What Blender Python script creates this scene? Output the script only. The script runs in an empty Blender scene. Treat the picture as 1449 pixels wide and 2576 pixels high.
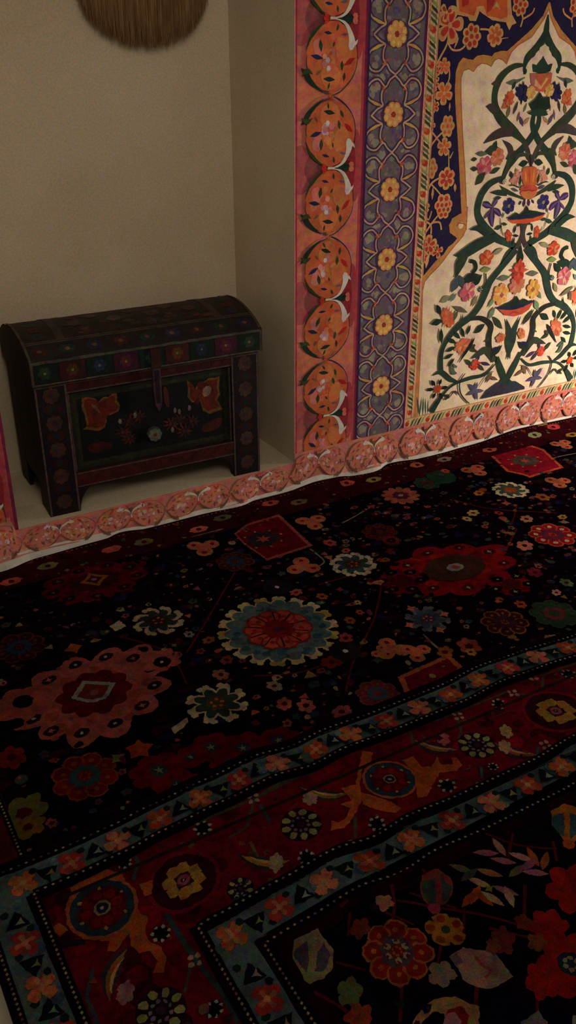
import bpy, bmesh, math, random
from math import sin, cos, pi, radians
from mathutils import Vector
from mathutils.geometry import tessellate_polygon

random.seed(7)
COL = bpy.context.scene.collection
# ------------------------------------------------------------------ camera numbers
F, YAW, PITCH, ROLL = 2306.4, -0.5226, 0.4768, -0.0036
CAM = Vector((0, -2.5741, 1.45))
_f = Vector((-sin(YAW)*cos(PITCH), cos(YAW)*cos(PITCH), -sin(PITCH)))
_r0 = Vector((cos(YAW), sin(YAW), 0)); _u0 = _r0.cross(_f)
_r = cos(ROLL)*_r0 + sin(ROLL)*_u0
_u = -sin(ROLL)*_r0 + cos(ROLL)*_u0

def ray(x, y): return _f + _r*((x-724.5)/F) - _u*((y-1288)/F)
def hit(x, y, o, n):
    d = ray(x, y); return CAM + d*((o-CAM).dot(n)/d.dot(n))
def wl(x, y, Y=0.0):
    p = hit(x, y, Vector((0, Y, 0)), Vector((0, 1, 0))); return (p.x, p.z)
def fl(x, y, Z=0.0):
    p = hit(x, y, Vector((0, 0, Z)), Vector((0, 0, 1))); return (p.x, p.y)

# ------------------------------------------------------------------ colours and materials
def hx(h):
    h = h.lstrip('#'); v = [int(h[i:i+2], 16)/255 for i in (0, 2, 4)]
    return tuple((c/12.92 if c <= .04045 else ((c+.055)/1.055)**2.4) for c in v)
def mixc(a, b, t): return tuple(x*(1-t)+y*t for x, y in zip(a, b))
def vary(c, a=.12):
    k = 1+random.uniform(-a, a); return tuple(min(1, max(0, x*k*(1+random.uniform(-a, a)*.4))) for x in c)

def new_mat(name):
    m = bpy.data.materials.new(name); m.use_nodes = True
    nt = m.node_tree; b = nt.nodes['Principled BSDF']; return m, nt, b
def art_mat(name, rough, blot, blot_scale, grain, grain_scale, bump=.15, sheen=0, gain=1.0, chroma=.22, cscale=60, spec=.15):
    """paint or dye read from the mesh colour attribute, worn by two noises"""
    m, nt, b = new_mat(name); N, L = nt.nodes, nt.links
    at = N.new('ShaderNodeAttribute'); at.attribute_name = 'dye'
    tc = N.new('ShaderNodeTexCoord')
    def noise(sc, det):
        n = N.new('ShaderNodeTexNoise'); n.inputs['Scale'].default_value = sc; n.inputs['Detail'].default_value = det
        L.new(tc.outputs['Object'], n.inputs['Vector']); return n
    def rng(n, lo, hi):
        r = N.new('ShaderNodeMapRange'); r.inputs['From Min'].default_value = .3; r.inputs['From Max'].default_value = .7
        r.inputs['To Min'].default_value = lo; r.inputs['To Max'].default_value = hi
        L.new(n.outputs['Fac'], r.inputs['Value']); return r
    n1, n2 = noise(blot_scale, 4), noise(grain_scale, 2)
    r1, r2 = rng(n1, gain*(1-blot), gain*(1+blot)), rng(n2, 1-grain, 1+grain)
    mu = N.new('ShaderNodeMath'); mu.operation = 'MULTIPLY'
    L.new(r1.outputs[0], mu.inputs[0]); L.new(r2.outputs[0], mu.inputs[1])
    vm = N.new('ShaderNodeVectorMath'); vm.operation = 'SCALE'
    L.new(at.outputs['Color'], vm.inputs[0]); L.new(mu.outputs[0], vm.inputs['Scale'])
    # coloured mottling
    n3 = noise(grain_scale*.55, 1)
    mx = N.new('ShaderNodeMix'); mx.data_type = 'RGBA'; mx.blend_type = 'OVERLAY'; mx.inputs[0].default_value = .22
    L.new(vm.outputs[0], mx.inputs[6]); L.new(n3.outputs['Color'], mx.inputs[7])
    n4 = noise(cscale, 3)
    hs = N.new('ShaderNodeHueSaturation'); hs.inputs['Saturation'].default_value = 1.7; L.new(n4.outputs['Color'], hs.inputs['Color'])
    my = N.new('ShaderNodeMix'); my.data_type = 'RGBA'; my.blend_type = 'OVERLAY'; my.inputs[0].default_value = chroma
    L.new(mx.outputs[2], my.inputs[6]); L.new(hs.outputs[0], my.inputs[7])
    L.new(my.outputs[2], b.inputs['Base Color'])
    b.inputs['Roughness'].default_value = rough
    b.inputs['Specular IOR Level'].default_value = spec
    if sheen: b.inputs['Sheen Weight'].default_value = sheen
    bp = N.new('ShaderNodeBump'); bp.inputs['Strength'].default_value = bump; bp.inputs['Distance'].default_value = .002
    L.new(n2.outputs['Fac'], bp.inputs['Height']); L.new(bp.outputs[0], b.inputs['Normal'])
    return m
def plain_mat(name, c1, c2, scale, rough=.85, bump=.1, metal=0, det=5, stretch=None):
    m, nt, b = new_mat(name); N, L = nt.nodes, nt.links
    tc = N.new('ShaderNodeTexCoord'); n = N.new('ShaderNodeTexNoise')
    n.inputs['Scale'].default_value = scale; n.inputs['Detail'].default_value = det
    if stretch:
        mp = N.new('ShaderNodeMapping'); mp.inputs['Scale'].default_value = stretch
        L.new(tc.outputs['Object'], mp.inputs[0]); L.new(mp.outputs[0], n.inputs['Vector'])
    else: L.new(tc.outputs['Object'], n.inputs['Vector'])
    cr = N.new('ShaderNodeValToRGB'); cr.color_ramp.elements[0].color = (*c1, 1); cr.color_ramp.elements[1].color = (*c2, 1)
    cr.color_ramp.elements[0].position = .32; cr.color_ramp.elements[1].position = .68
    L.new(n.outputs['Fac'], cr.inputs[0]); L.new(cr.outputs[0], b.inputs['Base Color'])
    b.inputs['Roughness'].default_value = rough; b.inputs['Metallic'].default_value = metal
    b.inputs['Specular IOR Level'].default_value = .2
    bp = N.new('ShaderNodeBump'); bp.inputs['Strength'].default_value = bump; bp.inputs['Distance'].default_value = .002
    L.new(n.outputs['Fac'], bp.inputs['Height']); L.new(bp.outputs[0], b.inputs['Normal'])
    return m

M_CLOTH = art_mat('painted_cloth', .9, .16, 16, .10, 330, chroma=.42, cscale=55, spec=.05)
M_WOOL = art_mat('wool_pile', .97, .3, 22, .3, 420, bump=.5, gain=.62, chroma=.6, cscale=70, spec=0)
M_WOOD = art_mat('painted_wood', .6, .34, 24, .26, 160, bump=.3, gain=.5, chroma=.6, cscale=60, spec=.2)
M_LINING = plain_mat('white_lining', hx('c9bfb4'), hx('ded6cc'), 30)
M_FLOOR = plain_mat('cream_floor', hx('d8ccb4'), hx('e6dcc6'), 25)
M_LAMP = plain_mat('straw_fringe', hx('6a4c30'), hx('8f6e48'), 14, stretch=(6, 6, .6))

def plaster():
    m, nt, b = new_mat('plaster'); N, L = nt.nodes, nt.links
    tc = N.new('ShaderNodeTexCoord')
    n = N.new('ShaderNodeTexNoise'); n.inputs['Scale'].default_value = 3; n.inputs['Detail'].default_value = 4
    g = N.new('ShaderNodeTexNoise'); g.inputs['Scale'].default_value = 170; g.inputs['Detail'].default_value = 3
    for q in (n, g): L.new(tc.outputs['Object'], q.inputs['Vector'])
    cr = N.new('ShaderNodeValToRGB'); cr.color_ramp.elements[0].color = (*hx('bba88e'), 1); cr.color_ramp.elements[1].color = (*hx('c6b59c'), 1)
    cr.color_ramp.elements[0].position = .3; cr.color_ramp.elements[1].position = .7
    L.new(n.outputs['Fac'], cr.inputs[0])
    mx = N.new('ShaderNodeMix'); mx.data_type = 'RGBA'; mx.blend_type = 'OVERLAY'; mx.inputs[0].default_value = .5
    L.new(cr.outputs[0], mx.inputs[6]); L.new(g.outputs['Color'], mx.inputs[7]); L.new(mx.outputs[2], b.inputs['Base Color'])
    b.inputs['Roughness'].default_value = .95; b.inputs['Specular IOR Level'].default_value = .1
    bp = N.new('ShaderNodeBump'); bp.inputs['Strength'].default_value = .12; bp.inputs['Distance'].default_value = .002
    L.new(g.outputs['Fac'], bp.inputs['Height']); L.new(bp.outputs[0], b.inputs['Normal'])
    return m
M_PLASTER = plaster()

# ------------------------------------------------------------------ objects
def tag(o, label, cat, group=None):
    o['label'] = label; o['category'] = cat
    if group: o['group'] = group
    return o
def mesh_obj(name, verts, faces, mat, parent=None, smooth=False):
    me = bpy.data.meshes.new(name); me.from_pydata([tuple(v) for v in verts], [], faces); me.update()
    if mat: me.materials.append(mat)
    if smooth: me.polygons.foreach_set('use_smooth', [True]*len(me.polygons))
    o = bpy.data.objects.new(name, me); COL.objects.link(o)
    if parent: o.parent = parent
    return o
def empty(name, loc=(0, 0, 0), rz=0):
    o = bpy.data.objects.new(name, None); COL.objects.link(o); o.location = loc; o.rotation_euler = (0, 0, rz); o.empty_display_size = .05
    return o

# ------------------------------------------------------------------ flat art: painter's layers of coloured polygons
def catmull(P, closed, sub=5):
    n = len(P); out = []
    rng = range(n) if closed else range(n-1)
    for i in rng:
        if closed: p0, p1, p2, p3 = P[i-1], P[i], P[(i+1) % n], P[(i+2) % n]
        else: p0, p1, p2, p3 = P[max(i-1, 0)], P[i], P[i+1], P[min(i+2, n-1)]
        for k in range(sub):
            t = k/sub; t2 = t*t; t3 = t2*t
            out.append(tuple(.5*((2*b)+(-a+c)*t+(2*a-5*b+4*c-d)*t2+(-a+3*b-3*c+d)*t3) for a, b, c, d in zip(p0, p1, p2, p3)))
    if not closed: out.append(tuple(P[-1]))
    return out

class Art:
    def __init__(s, rect=None, step=.00005, jit=0.0, warp=None):
        s.items = []; s.grid = {}; s.rect = rect; s.step = step; s.jit = jit; s.warp = warp
    def _put(s, V, Fc, c):
        xs = [v[0] for v in V]; ys = [v[1] for v in V]; g = .02
        cells = [(i, j) for i in range(int(min(xs)//g), int(max(xs)//g)+1) for j in range(int(min(ys)//g), int(max(ys)//g)+1)]
        L = 1+max((s.grid.get(q, 0) for q in cells), default=0)
        for q in cells: s.grid[q] = L
        s.items.append((V, Fc, c, L))
    def poly(s, P, c, smooth=False, j=None):
        P = [tuple(p[:2]) for p in P]
        if smooth: P = catmull(P, True, 4)
        jj = s.jit if j is None else j
        if jj:
            Q = []
            for i, a in enumerate(P):
                b = P[(i+1) % len(P)]; d = math.dist(a, b); n = max(1, min(40, int(d/.006)))
                for k in range(n):
                    t = k/n; Q.append((a[0]+(b[0]-a[0])*t+random.uniform(-jj, jj), a[1]+(b[1]-a[1])*t+random.uniform(-jj, jj)))
            P = Q
        T = tessellate_polygon([[Vector((p[0], p[1], 0)) for p in P]])
        if T: s._put(P, [tuple(t) for t in T], c)
    def rag(s, x, y, r, c, ry=None):
        n = random.randint(6, 9); k = (ry or r)/r; t0 = random.uniform(0, 2)
        s.poly([(x+r*q*cos(t0+2*pi*i/n), y+r*k*q*sin(t0+2*pi*i/n)) for i, q in ((i, random.uniform(.55, 1.15)) for i in range(n))], c)
    def stroke(s, P, c, w=.004, smooth=True):
        """P: (x, y[, w]) ; ribbon with per point width"""
        P = [(p[0], p[1], p[2] if len(p) > 2 else w) for p in P]
        if smooth and len(P) > 2: P = catmull(P, False, 5)
        V = []; Fc = []
        for i, p in enumerate(P):
            a = P[max(i-1, 0)]; b = P[min(i+1, len(P)-1)]
            dx, dy = b[0]-a[0], b[1]-a[1]; l = math.hypot(dx, dy) or 1e-6
            nx, ny = -dy/l*p[2]/2, dx/l*p[2]/2
            j = s.jit*.5
            V += [(p[0]+nx+random.uniform(-j, j), p[1]+ny+random.uniform(-j, j)), (p[0]-nx+random.uniform(-j, j), p[1]-ny+random.uniform(-j, j))]
            if i: k = 2*i; Fc += [(k-2, k-1, k+1, k)]
        s._put(V, Fc, c)
    def disc(s, x, y, rx, c, ry=None, n=14, rot=0, amp=0, lobes=0, pw=1):
        ry = rx if ry is None else ry; P = []
        if lobes: n = lobes*8
        for i in range(n):
            t = 2*pi*i/n; k = 1
            if lobes: k = 1-amp+amp*abs(cos(lobes*t/2))**pw
            a, b = rx*k*cos(t), ry*k*sin(t); P.append((x+a*cos(rot)-b*sin(rot), y+a*sin(rot)+b*cos(rot)))
        s.poly(P, c)
    def star(s, x, y, r, c, n=6, inner=.5, rot=0, sy=1):
        s.poly([(x+r*(1 if i % 2 == 0 else inner)*cos(rot+pi*i/n), y+sy*r*(1 if i % 2 == 0 else inner)*sin(rot+pi*i/n)) for i in range(2*n)], c)
    def petals(s, x, y, r, c, n=8, w=None, rot=0, r0=.2, sy=1, c2=None):
        w = w or r*1.5*pi/n*.9
        for i in range(n):
            t = rot+2*pi*i/n; ex, ey = cos(t), sin(t); P = []
            for a, b in ((r0, 0), (.45, -.42), (.78, -.5), (.97, -.25), (.97, .25), (.78, .5), (.45, .42)):
                P.append((x+ex*a*r-ey*b*w, y+sy*(ey*a*r+ex*b*w)))
            s.poly(P, c, smooth=True); 
            if c2: s.disc(x+ex*.7*r, y+sy*ey*.7*r, w*.28, c2, n=6)
    def leaf(s, x, y, L, w, ang, c, bend=0):
        ex, ey = cos(ang), sin(ang); P = []
        for t, k in ((0, .0), (.25, .75), (.5, 1), (.75, .7), (1, 0)):
            P.append((x+ex*L*t-ey*bend*L*t*(1-t)*2, y+ey*L*t+ex*bend*L*t*(1-t)*2, max(w*k, w*.06)))
        s.stroke(P, c)
    def build(s, name, mat, parent, frame, base=0.0, dice=None):
        verts = []; faces = []; cols = []
        def clip(pts, ax, lim, sg):
            out = []
            for i, a in enumerate(pts):
                b = pts[(i+1) % len(pts)]; da = (a[ax]-lim)*sg; db = (b[ax]-lim)*sg
                if da >= 0: out.append(a)
                if (da >= 0) != (db >= 0):
                    t = da/(da-db); out.append((a[0]+(b[0]-a[0])*t, a[1]+(b[1]-a[1])*t))
            return out
        for V, Fc, c, L in s.items:
            h = base+L*s.step
            for f in Fc:
                pts = [tuple(V[i][:2]) for i in f]
                if s.rect:
                    x0, y0, x1, y1 = s.rect
                    for ax, lim, sg in ((0, x0, 1), (0, x1, -1), (1, y0, 1), (1, y1, -1)):
                        pts = clip(pts, ax, lim, sg)
                        if len(pts) < 3: break
                if len(pts) < 3: continue
                cells = [pts]
                if dice:   # cut along the cloth's own grid so that paint follows every fold
                    for ax, g in ((0, dice[0]), (1, dice[1])):
                        nxt = []
                        for q in cells:
                            lo, hi = min(p[ax] for p in q), max(p[ax] for p in q)
                            for k in range(int(math.floor(lo/g+1e-6)), int(math.ceil(hi/g-1e-6))):
                                r = clip(clip(q, ax, k*g, 1), ax, (k+1)*g, -1)
                                if len(r) >= 3: nxt.append(r)
                        cells = nxt
                for pts in cells:
                    area = sum(pts[i][0]*pts[(i+1) % len(pts)][1]-pts[(i+1) % len(pts)][0]*pts[i][1] for i in range(len(pts)))
                    if abs(area) < 1e-10: continue
                    if area < 0: pts = pts[::-1]
                    k = len(verts)
                    for p in pts:
                        q = s.warp(p) if s.warp else p
                        verts.append(frame(q[0], q[1], h)); cols.append(c)
                    faces.append(tuple(range(k, k+len(pts))))
        o = mesh_obj(name, verts, faces, mat, parent)
        ca = o.data.color_attributes.new('dye', 'FLOAT_COLOR', 'POINT')
        flat = []
        for c in cols: flat += [c[0], c[1], c[2], 1]
        ca.data.foreach_set('color', flat)
        return o

def grid_base(art, x0, y0, x1, y1, c, nx, ny, blot=None):
    for i in range(nx):
        for j in range(ny):
            a, b = x0+(x1-x0)*i/nx, x0+(x1-x0)*(i+1)/nx; p, q = y0+(y1-y0)*j/ny, y0+(y1-y0)*(j+1)/ny
            art.items.append(([(a, p), (b, p), (b, q), (a, q)], [(0, 1, 2, 3)], c, 0))
# make every later shape sit above layer 0
wall_frame = lambda x, z, h: (x, -h, z)

# ================================================================== ROOM SHELL
XL, XR, ZF, DEP = .523, 1.509, .108, .419       # niche opening
WX0, WX1, WZ1, NZ1 = -.9, 3.9, 2.5, 1.95
SEAM = .143
def quad_mesh(name, quads, mat):
    V = []; Fc = []
    for q in quads:
        k = len(V); V += q; Fc.append(tuple(range(k, k+4)))
    o = mesh_obj(name, V, Fc, mat); o['kind'] = 'structure'; return o
quad_mesh('wall_back', [
    [(WX0, 0, -.02), (XL, 0, -.02), (XL, 0, WZ1), (WX0, 0, WZ1)],
    [(XR, 0, -.02), (WX1, 0, -.02), (WX1, 0, WZ1), (XR, 0, WZ1)],
    [(XL, 0, -.02), (XR, 0, -.02), (XR, 0, ZF), (XL, 0, ZF)],
    [(XL, 0, NZ1), (XR, 0, NZ1), (XR, 0, WZ1), (XL, 0, WZ1)]], M_PLASTER)
quad_mesh('wall_niche', [
    [(XL, 0, ZF), (XR, 0, ZF), (XR, DEP, ZF), (XL, DEP, ZF)],
    [(XL, DEP, ZF), (XR, DEP, ZF), (XR, DEP, NZ1), (XL, DEP, NZ1)],
    [(XL, 0, ZF), (XL, DEP, ZF), (XL, DEP, NZ1), (XL, 0, NZ1)],
    [(XR, DEP, ZF), (XR, 0, ZF), (XR, 0, NZ1), (XR, DEP, NZ1)],
    [(XL, DEP, NZ1), (XR, DEP, NZ1), (XR, 0, NZ1), (XL, 0, NZ1)]], M_PLASTER)
quad_mesh('floor', [[(WX0, -3.2, -.02), (WX1, -3.2, -.02), (WX1, 0, -.02), (WX0, 0, -.02)]], M_FLOOR)
# ================================================================== PAINTED CLOTH WALL HANGING
hang = empty('wall_hanging', (1.51, 0, 0))
tag(hang, 'painted cloth hanging with flowering tree arch and pink scroll borders around the niche', 'wall hanging')
def hframe(x, z, h): return (x-1.51, -.002-h, z)
PINK, PINKD, PINKL = hx('cc746a'), hx('9c2f45'), hx('d48379')
ORG, ORG2 = hx('c4633f'), hx('cc7548')
GRN, GRND, NAVY = hx('33422b'), hx('26362c'), hx('2c2a4c')
CREAM, TAN, YEL = hx('ecd3b6'), hx('d2b083'), hx('dcaa58')
LILAC, RED, WHT = hx('c9a5b5'), hx('c23a2c'), hx('d8ccc4')

HC_ = hx('cc7d6b')
def scroll_half(A, T, k, flip=0, rich=True, fade=0, fade2=0):
    """one painted roundel between a white-leaf junction (b=0) and a waist (b=1)"""
    q = lambda x, y: T((x-475)/235, (y-165)/685)
    fd = lambda c: mixc(c, hx('cc7d6b'), fade)
    fs = lambda c: c if c is WHT else mixc(c, hx('cc7d6b'), fade2)
    def st(P, c): A.stroke([(*q(p[0], p[1]), p[2]*k) for p in P], fs(c))
    def bl(P, c): c = fd(c); A.poly([q(*p) for p in P], c, smooth=True)
    for y_ in (150, 790): A.stroke([(*q(475, y_), 50*k), (*q(475, y_+70), 50*k)], fd(ORG))
    bl([(475+cos(t)*234, 498+sin(t)*312) for t in [2*pi*i/14 for i in range(14)]], vary(ORG, .05))
    for i in range(16 if rich else 6):
        t, r_ = random.uniform(0, 6.28), random.uniform(0, .8); s_ = random.uniform(.04, .09)
        A.rag(*q(475+cos(t)*r_*200, 498+sin(t)*r_*270), k*235*s_*random.uniform(1.5, 3), fd(vary(random.choice((ORG, ORG2, hx('c2583c'), hx('cc7058'), hx('d08050'))), .06)))
    if rich:
        bl([(520, 330), (620, 360), (660, 450), (600, 560), (520, 500)], vary(ORG2, .06))
        bl([(380, 620), (470, 560), (560, 640), (540, 740), (470, 800), (390, 730)], vary(ORG2, .06))
        bl([(300, 380), (360, 340), (400, 430), (340, 520)], vary(PINK, .08))
    w0 = 1 if rich else .6; st([(480, 850, 6*w0), (560, 812, 10*w0), (650, 720, 9*w0), (700, 620, 7*w0), (716, 500, 6*w0), (705, 380, 8*w0), (690, 330, 3)], GRN if not flip else NAVY)
    st([(470, 835, 5), (360, 790, 10), (290, 710, 10), (250, 620, 3)], hx('4d4a58'))
    st([(470, 175, 4), (380, 220, 14), (310, 290, 28), (270, 350, 20), (240, 440, 4)], GRN)
    st([(400, 820, 4), (330, 765, 26), (262, 690, 44), (235, 640, 44), (195, 595, 4)], GRND)
    st([(300, 650, 4), (250, 620, 40), (200, 660, 4)], hx('3f4a2a'))
    st([(250, 470, 3), (243, 560, 6), (270, 640, 3)], GRN)
    st([(455, 168, 18), (530, 172, 14), (600, 215, 26), (640, 290, 42), (660, 370, 62), (650, 420, 50), (640, 440, 6)], WHT)
    st([(640, 400, 6), (690, 385, 26), (712, 350, 3)], WHT)
    st([(520, 165, 4), (590, 160, 26), (640, 150, 44), (665, 185, 6)], GRND)
    A.disc(*q(685, 145), .03*k*900, vary(hx('d0705c'), .05), n=7)
    st([(400, 150, 20), (420, 180, 45), (410, 215, 10)], RED)
    for x, y, a, L, c in ((430, 290, 0, 70, NAVY), (378, 400, 1.5, 110, GRN), (330, 500, -.5, 110, NAVY), (585, 305, 0, 60, hx('6a5a70')), (560, 580, 1.5, 90, GRN),
                          (582, 680, 1.4, 80, GRN), (455, 700, .1, 110, GRND), (440, 760, 1.3, 60, GRN), (650, 545, .9, 120, hx('b02c28')), (350, 640, .8, 60, hx('7a5a4a')), (515, 245, 1.4, 60, GRN), (490, 390, 1.3, 50, GRN)):
        x += random.uniform(-12, 12); a += random.uniform(-.35, .35); dx, dy = cos(a)*L/2, -sin(a)*L/2
        st([(x-dx, y-dy, 3), (x, y, L*.34), (x+dx, y+dy, 3)], vary(c, .15))
    if not rich:
        for i in range(14):
            t, r_ = random.uniform(0, 6.28), random.uniform(.2, 1.0); x, y = 475+cos(t)*r_*225, 498+sin(t)*r_*300; a = random.uniform(0, 3); dx, dy = cos(a)*34, sin(a)*34
            st([(x-dx, y-dy, 3), (x, y, 26), (x+dx, y+dy, 3)], vary(random.choice((GRN, hx('5d5a3a'), hx('7a3a34'), hx('e0a088'), hx('4a4a60'), hx('d8b090'))), .15))
        for i in range(4): A.rag(*q(475+random.uniform(-120, 120), 400+random.uniform(-150, 250)), k*random.uniform(25, 50), vary(mixc(hx('e0b4a4'), HC_, .3), .06))
    for i in range(7 if rich else 4):
        A.disc(*q(440+random.uniform(-45, 45), 540+random.uniform(-90, 80)), k*random.uniform(14, 34), vary(random.choice([LILAC, hx('d88f84'), hx('c87a80')]), .08), n=6)
    A.disc(*q(445, 600), k*22, hx('dcc4cc'), n=6)

# ---- pink scroll borders either side of the niche
def scroll_border(x0, x1, z0, cx, name):
    A = Art((x0, z0, x1, 1.95), jit=.0006)
    grid_base(A, x0, z0, x1, 1.95, PINK, 1, 6)
    for z in [1.502+.4135*j for j in range(-4, 2)]:
        A.poly([(cx-.115, z-.07), (cx-.04, z-.03), (cx-.03, z), (cx-.04, z+.03), (cx-.115, z+.07)], hx('b05a5c'), smooth=True); A.poly([(cx-.06, z-.05), (cx-.01, z-.02), (cx-.01, z+.02), (cx-.06, z+.05), (cx-.09, z)], hx('8c4a4c'), smooth=True)
        A.poly([(cx+.10, z-.11), (cx+.05, z-.02), (cx+.05, z+.02), (cx+.10, z+.11), (cx+.125, z)], hx('b0464c'), smooth=True); A.poly([(cx+.085, z-.07), (cx+.04, z-.02), (cx+.04, z+.02), (cx+.085, z+.07), (cx+.10, z)], hx('94303a'), smooth=True)
        for s in (-1, 1):
            A.poly([(cx+s*.11, z-.24), (cx+s*.02, z-.207), (cx+s*.11, z-.17)], hx('d0785c'), smooth=True)
    for z in [1.502+.4135*j for j in range(-4, 2)]:
        for s in (-1, 1):
            scroll_half(A, lambda a, b: (cx+a*.0893, z+s*b*.2065), .00036, s > 0)
    for xa, xb, c in ((x0, x0+.003, hx('d98a80')), (x0+.003, x0+.009, hx('a83848')), (x1-.020, x1-.010, hx('b04a50')), (x1-.010, x1, hx('7c2a48'))):
        A.poly([(xa, z0), (xb, z0), (xb, 1.95), (xa, 1.95)], c)
    return A.build(name, M_CLOTH, hang, hframe)
scroll_border(XR, 1.767, .10, 1.634, 'scroll_border')
scroll_border(.265, XL, .10, .398, 'scroll_border')

# ---- violet lattice border
def lattice(x0, x1, name):
    cx = (x0+x1)/2-.007; z0 = .13
    A = Art((x0, z0, x1, 1.95), jit=.0004)
    grid_base(A, x0, z0, x1, 1.95, hx('6f6068'), 1, 6)
    ux, uz = 4.15e-4, 3.1e-4
    P = .2265; zs = [1.461-P*j for j in range(-3, 7)]
    VIO, LINE = hx('4a375c'), hx('c39e80')
    for z in zs:
        for i in range(60):
            A.rag(cx+random.uniform(-.105, .105), z+random.uniform(-.113, .113), random.uniform(.005, .014), vary(random.choice([hx('8a7c72'), hx('7a6a7c'), hx('66527a'), hx('857a76'), hx('5d4a70')]), .08))
        for sx in (-1, 1):
            for dz in (-.075, .075):
                for q_ in range(3): A.rag(cx+sx*random.uniform(.062, .088), z+dz+random.uniform(-.012, .012), random.uniform(.010, .018), vary(hx('96897a'), .07))
        for dx in (-.05, .05):
            for q_ in range(3): A.rag(cx+dx+random.uniform(-.02, .02), z+.113+random.uniform(-.008, .008), random.uniform(.008, .015), vary(hx('9a8d7c'), .07))
    lines = []
    for z in zs:
        for sx in (-1, 1):
            for sz in (-1, 1):
                m = lambda p: (cx+sx*p[0]*ux+random.uniform(-.0012, .0012), z+sz*p[1]*uz+random.uniform(-.0012, .0012))
                a = [m(p) for p in ((0, 362), (45, 320), (85, 262), (150, 330), (215, 312), (252, 240), (235, 160), (175, 110), (105, 88))]
                b = [m(p) for p in ((85, 262), (112, 215), (112, 140), (103, 90), (150, 55), (205, 0))]
                lines += [(a, z, sx, sz), (b, z, sx, sz)]
    for a, z, sx, sz in lines: A.stroke(a, vary(VIO, .1), w=.015)
    for z in zs: A.disc(cx, z, .047, VIO, ry=.040, n=14)
    for a, z, sx, sz in lines: A.stroke(a, vary(LINE, .08), w=.0052)
    for z in zs:
        for sx in (-1, 1):
            for sz in (-1, 1):
                A.stroke([(cx+sx*120*ux, z+sz*92*uz, .004), (cx+sx*165*ux, z+sz*108*uz, .0095), (cx+sx*215*ux, z+sz*140*uz, .004)], hx('c99f58'))
                for i in range(4):
                    A.disc(cx+sx*(92+random.uniform(-18, 22))*ux, z+sz*(250+random.uniform(-32, 25))*uz, .0042, hx('b5583c'), n=6)
        A.petals(cx, z, .040, hx('8c4a48'), n=8, w=.029, rot=.3); A.petals(cx, z, .038, hx('dba05c'), n=8, w=.0235, rot=.3, c2=hx('e6b87c'))
        A.disc(cx, z, .0075, hx('a83a30'), n=8)
    for xa, xb, c in ((x0, x0+.006, hx('3d2858')), (x1-.011, x1-.004, hx('6d2455')), (x1-.004, x1, hx('e0a898'))):
        A.poly([(xa, z0), (xb, z0), (xb, 1.95), (xa, 1.95)], c)
    return A.build(name, M_CLOTH, hang, hframe)
lattice(1.767, 1.991, 'lattice_border')
lattice(2.977, 3.201, 'lattice_border')

# ---- narrow leaf border
def leaf_run(A, a, b, w):
    """green slanted leaves and red florets along a -> b, band width w"""
    L = math.dist(a, b); ex, ey = (b[0]-a[0])/L, (b[1]-a[1])/L; n = int(L/.098)
    for i in range(n+1):
        s0 = i*.098
        m = lambda s, t: (a[0]+ex*(s0+s)-ey*t*w, a[1]+ey*(s0+s)+ex*t*w)
        A.disc(*m(.0, 0), .0105, hx('b8402e'), n=7); A.disc(*m(.005, .2), .006, hx('cf6a48'), n=6)
        for s, c in ((.022, hx('3f4f3a')), (.038, hx('5a7068')), (.054, hx('34402f')), (.07, hx('8a9a60'))):
            p, q = m(s-.01, -.34), m(s+.016, .34); c = vary(c, .2)
            A.stroke([(*p, .001), (*m(s, -.1), .0075), (*m(s+.006, .15), .007), (*q, .001)], c)
def leafband(name, x0, x1, z0, z1, horiz):
    A = Art((x0, z0, x1, z1), jit=.0004)
    grid_base(A, x0, z0, x1, z1, hx('d9b384'), 1, 1)
    if horiz: leaf_run(A, (x0+.01, (z0+z1)/2), (x1, (z0+z1)/2), z1-z0)
    else: leaf_run(A, ((x0+x1)/2, z0+.02), ((x0+x1)/2, z1), x1-x0)
    e = .0035
    if horiz: A.poly([(x0, z1-e), (x1, z1-e), (x1, z1), (x0, z1)], hx('c08a60'))
    else:
        for xa in (x0, x1-e): A.poly([(xa, z0), (xa+e, z0), (xa+e, z1), (xa, z1)], hx('d58a6a'))
    return A.build(name, M_CLOTH, hang, hframe)
leafband('leaf_border', 1.991, 2.030, .178, 1.95, False)
leafband('leaf_border', 2.938, 2.977, .178, 1.95, False)
leafband('leaf_border', 1.991, 2.977, .130, .178, True)

# ---- arch panel with the flowering tree
A = Art((2.030, .178, 2.938, 1.95), jit=.0005)
grid_base(A, 2.030, .178, 2.938, 1.95, hx('2b2444'), 1, 1)
P4 = lambda x, y: wl(1040+x*.28226, y*.28226)
P5 = lambda x, y: wl(1010+x*.30297, 520+y*.30297)
P6 = lambda x, y: wl(1200+x*.17184, 280+y*.17184)
K4, K5, K6 = .00043, .00046, .00026
mir = lambda p: (2*(2.475+.0085*p[1])-p[0], p[1])
outer = [P4(*p) for p in ((1204, 20), (1150, 140), (1050, 260), (950, 350), (870, 420), (830, 455), (780, 452), (720, 470), (695, 500), (620, 488), (560, 500), (530, 532), (490, 530), (440, 513), (400, 560), (375, 640), (365, 800), (375, 1000), (395, 1300), (410, 1600), (425, 1900))]
outer += [P5(*p) for p in ((480, 60), (420, 95), (392, 150), (398, 215), (440, 245), (458, 262), (430, 300), (385, 335), (345, 395), (290, 440), (235, 505), (190, 560), (160, 585), (150, 640))]
inner = [P4(*p) for p in ((1200, 85), (1160, 170), (1050, 330), (930, 400), (870, 465), (825, 572), (795, 535), (755, 520), (720, 535), (690, 592), (650, 570), (605, 562), (565, 590), (532, 637), (490, 612), (442, 630), (420, 700), (420, 850), (435, 1200), (455, 1500), (470, 1850))]
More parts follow.
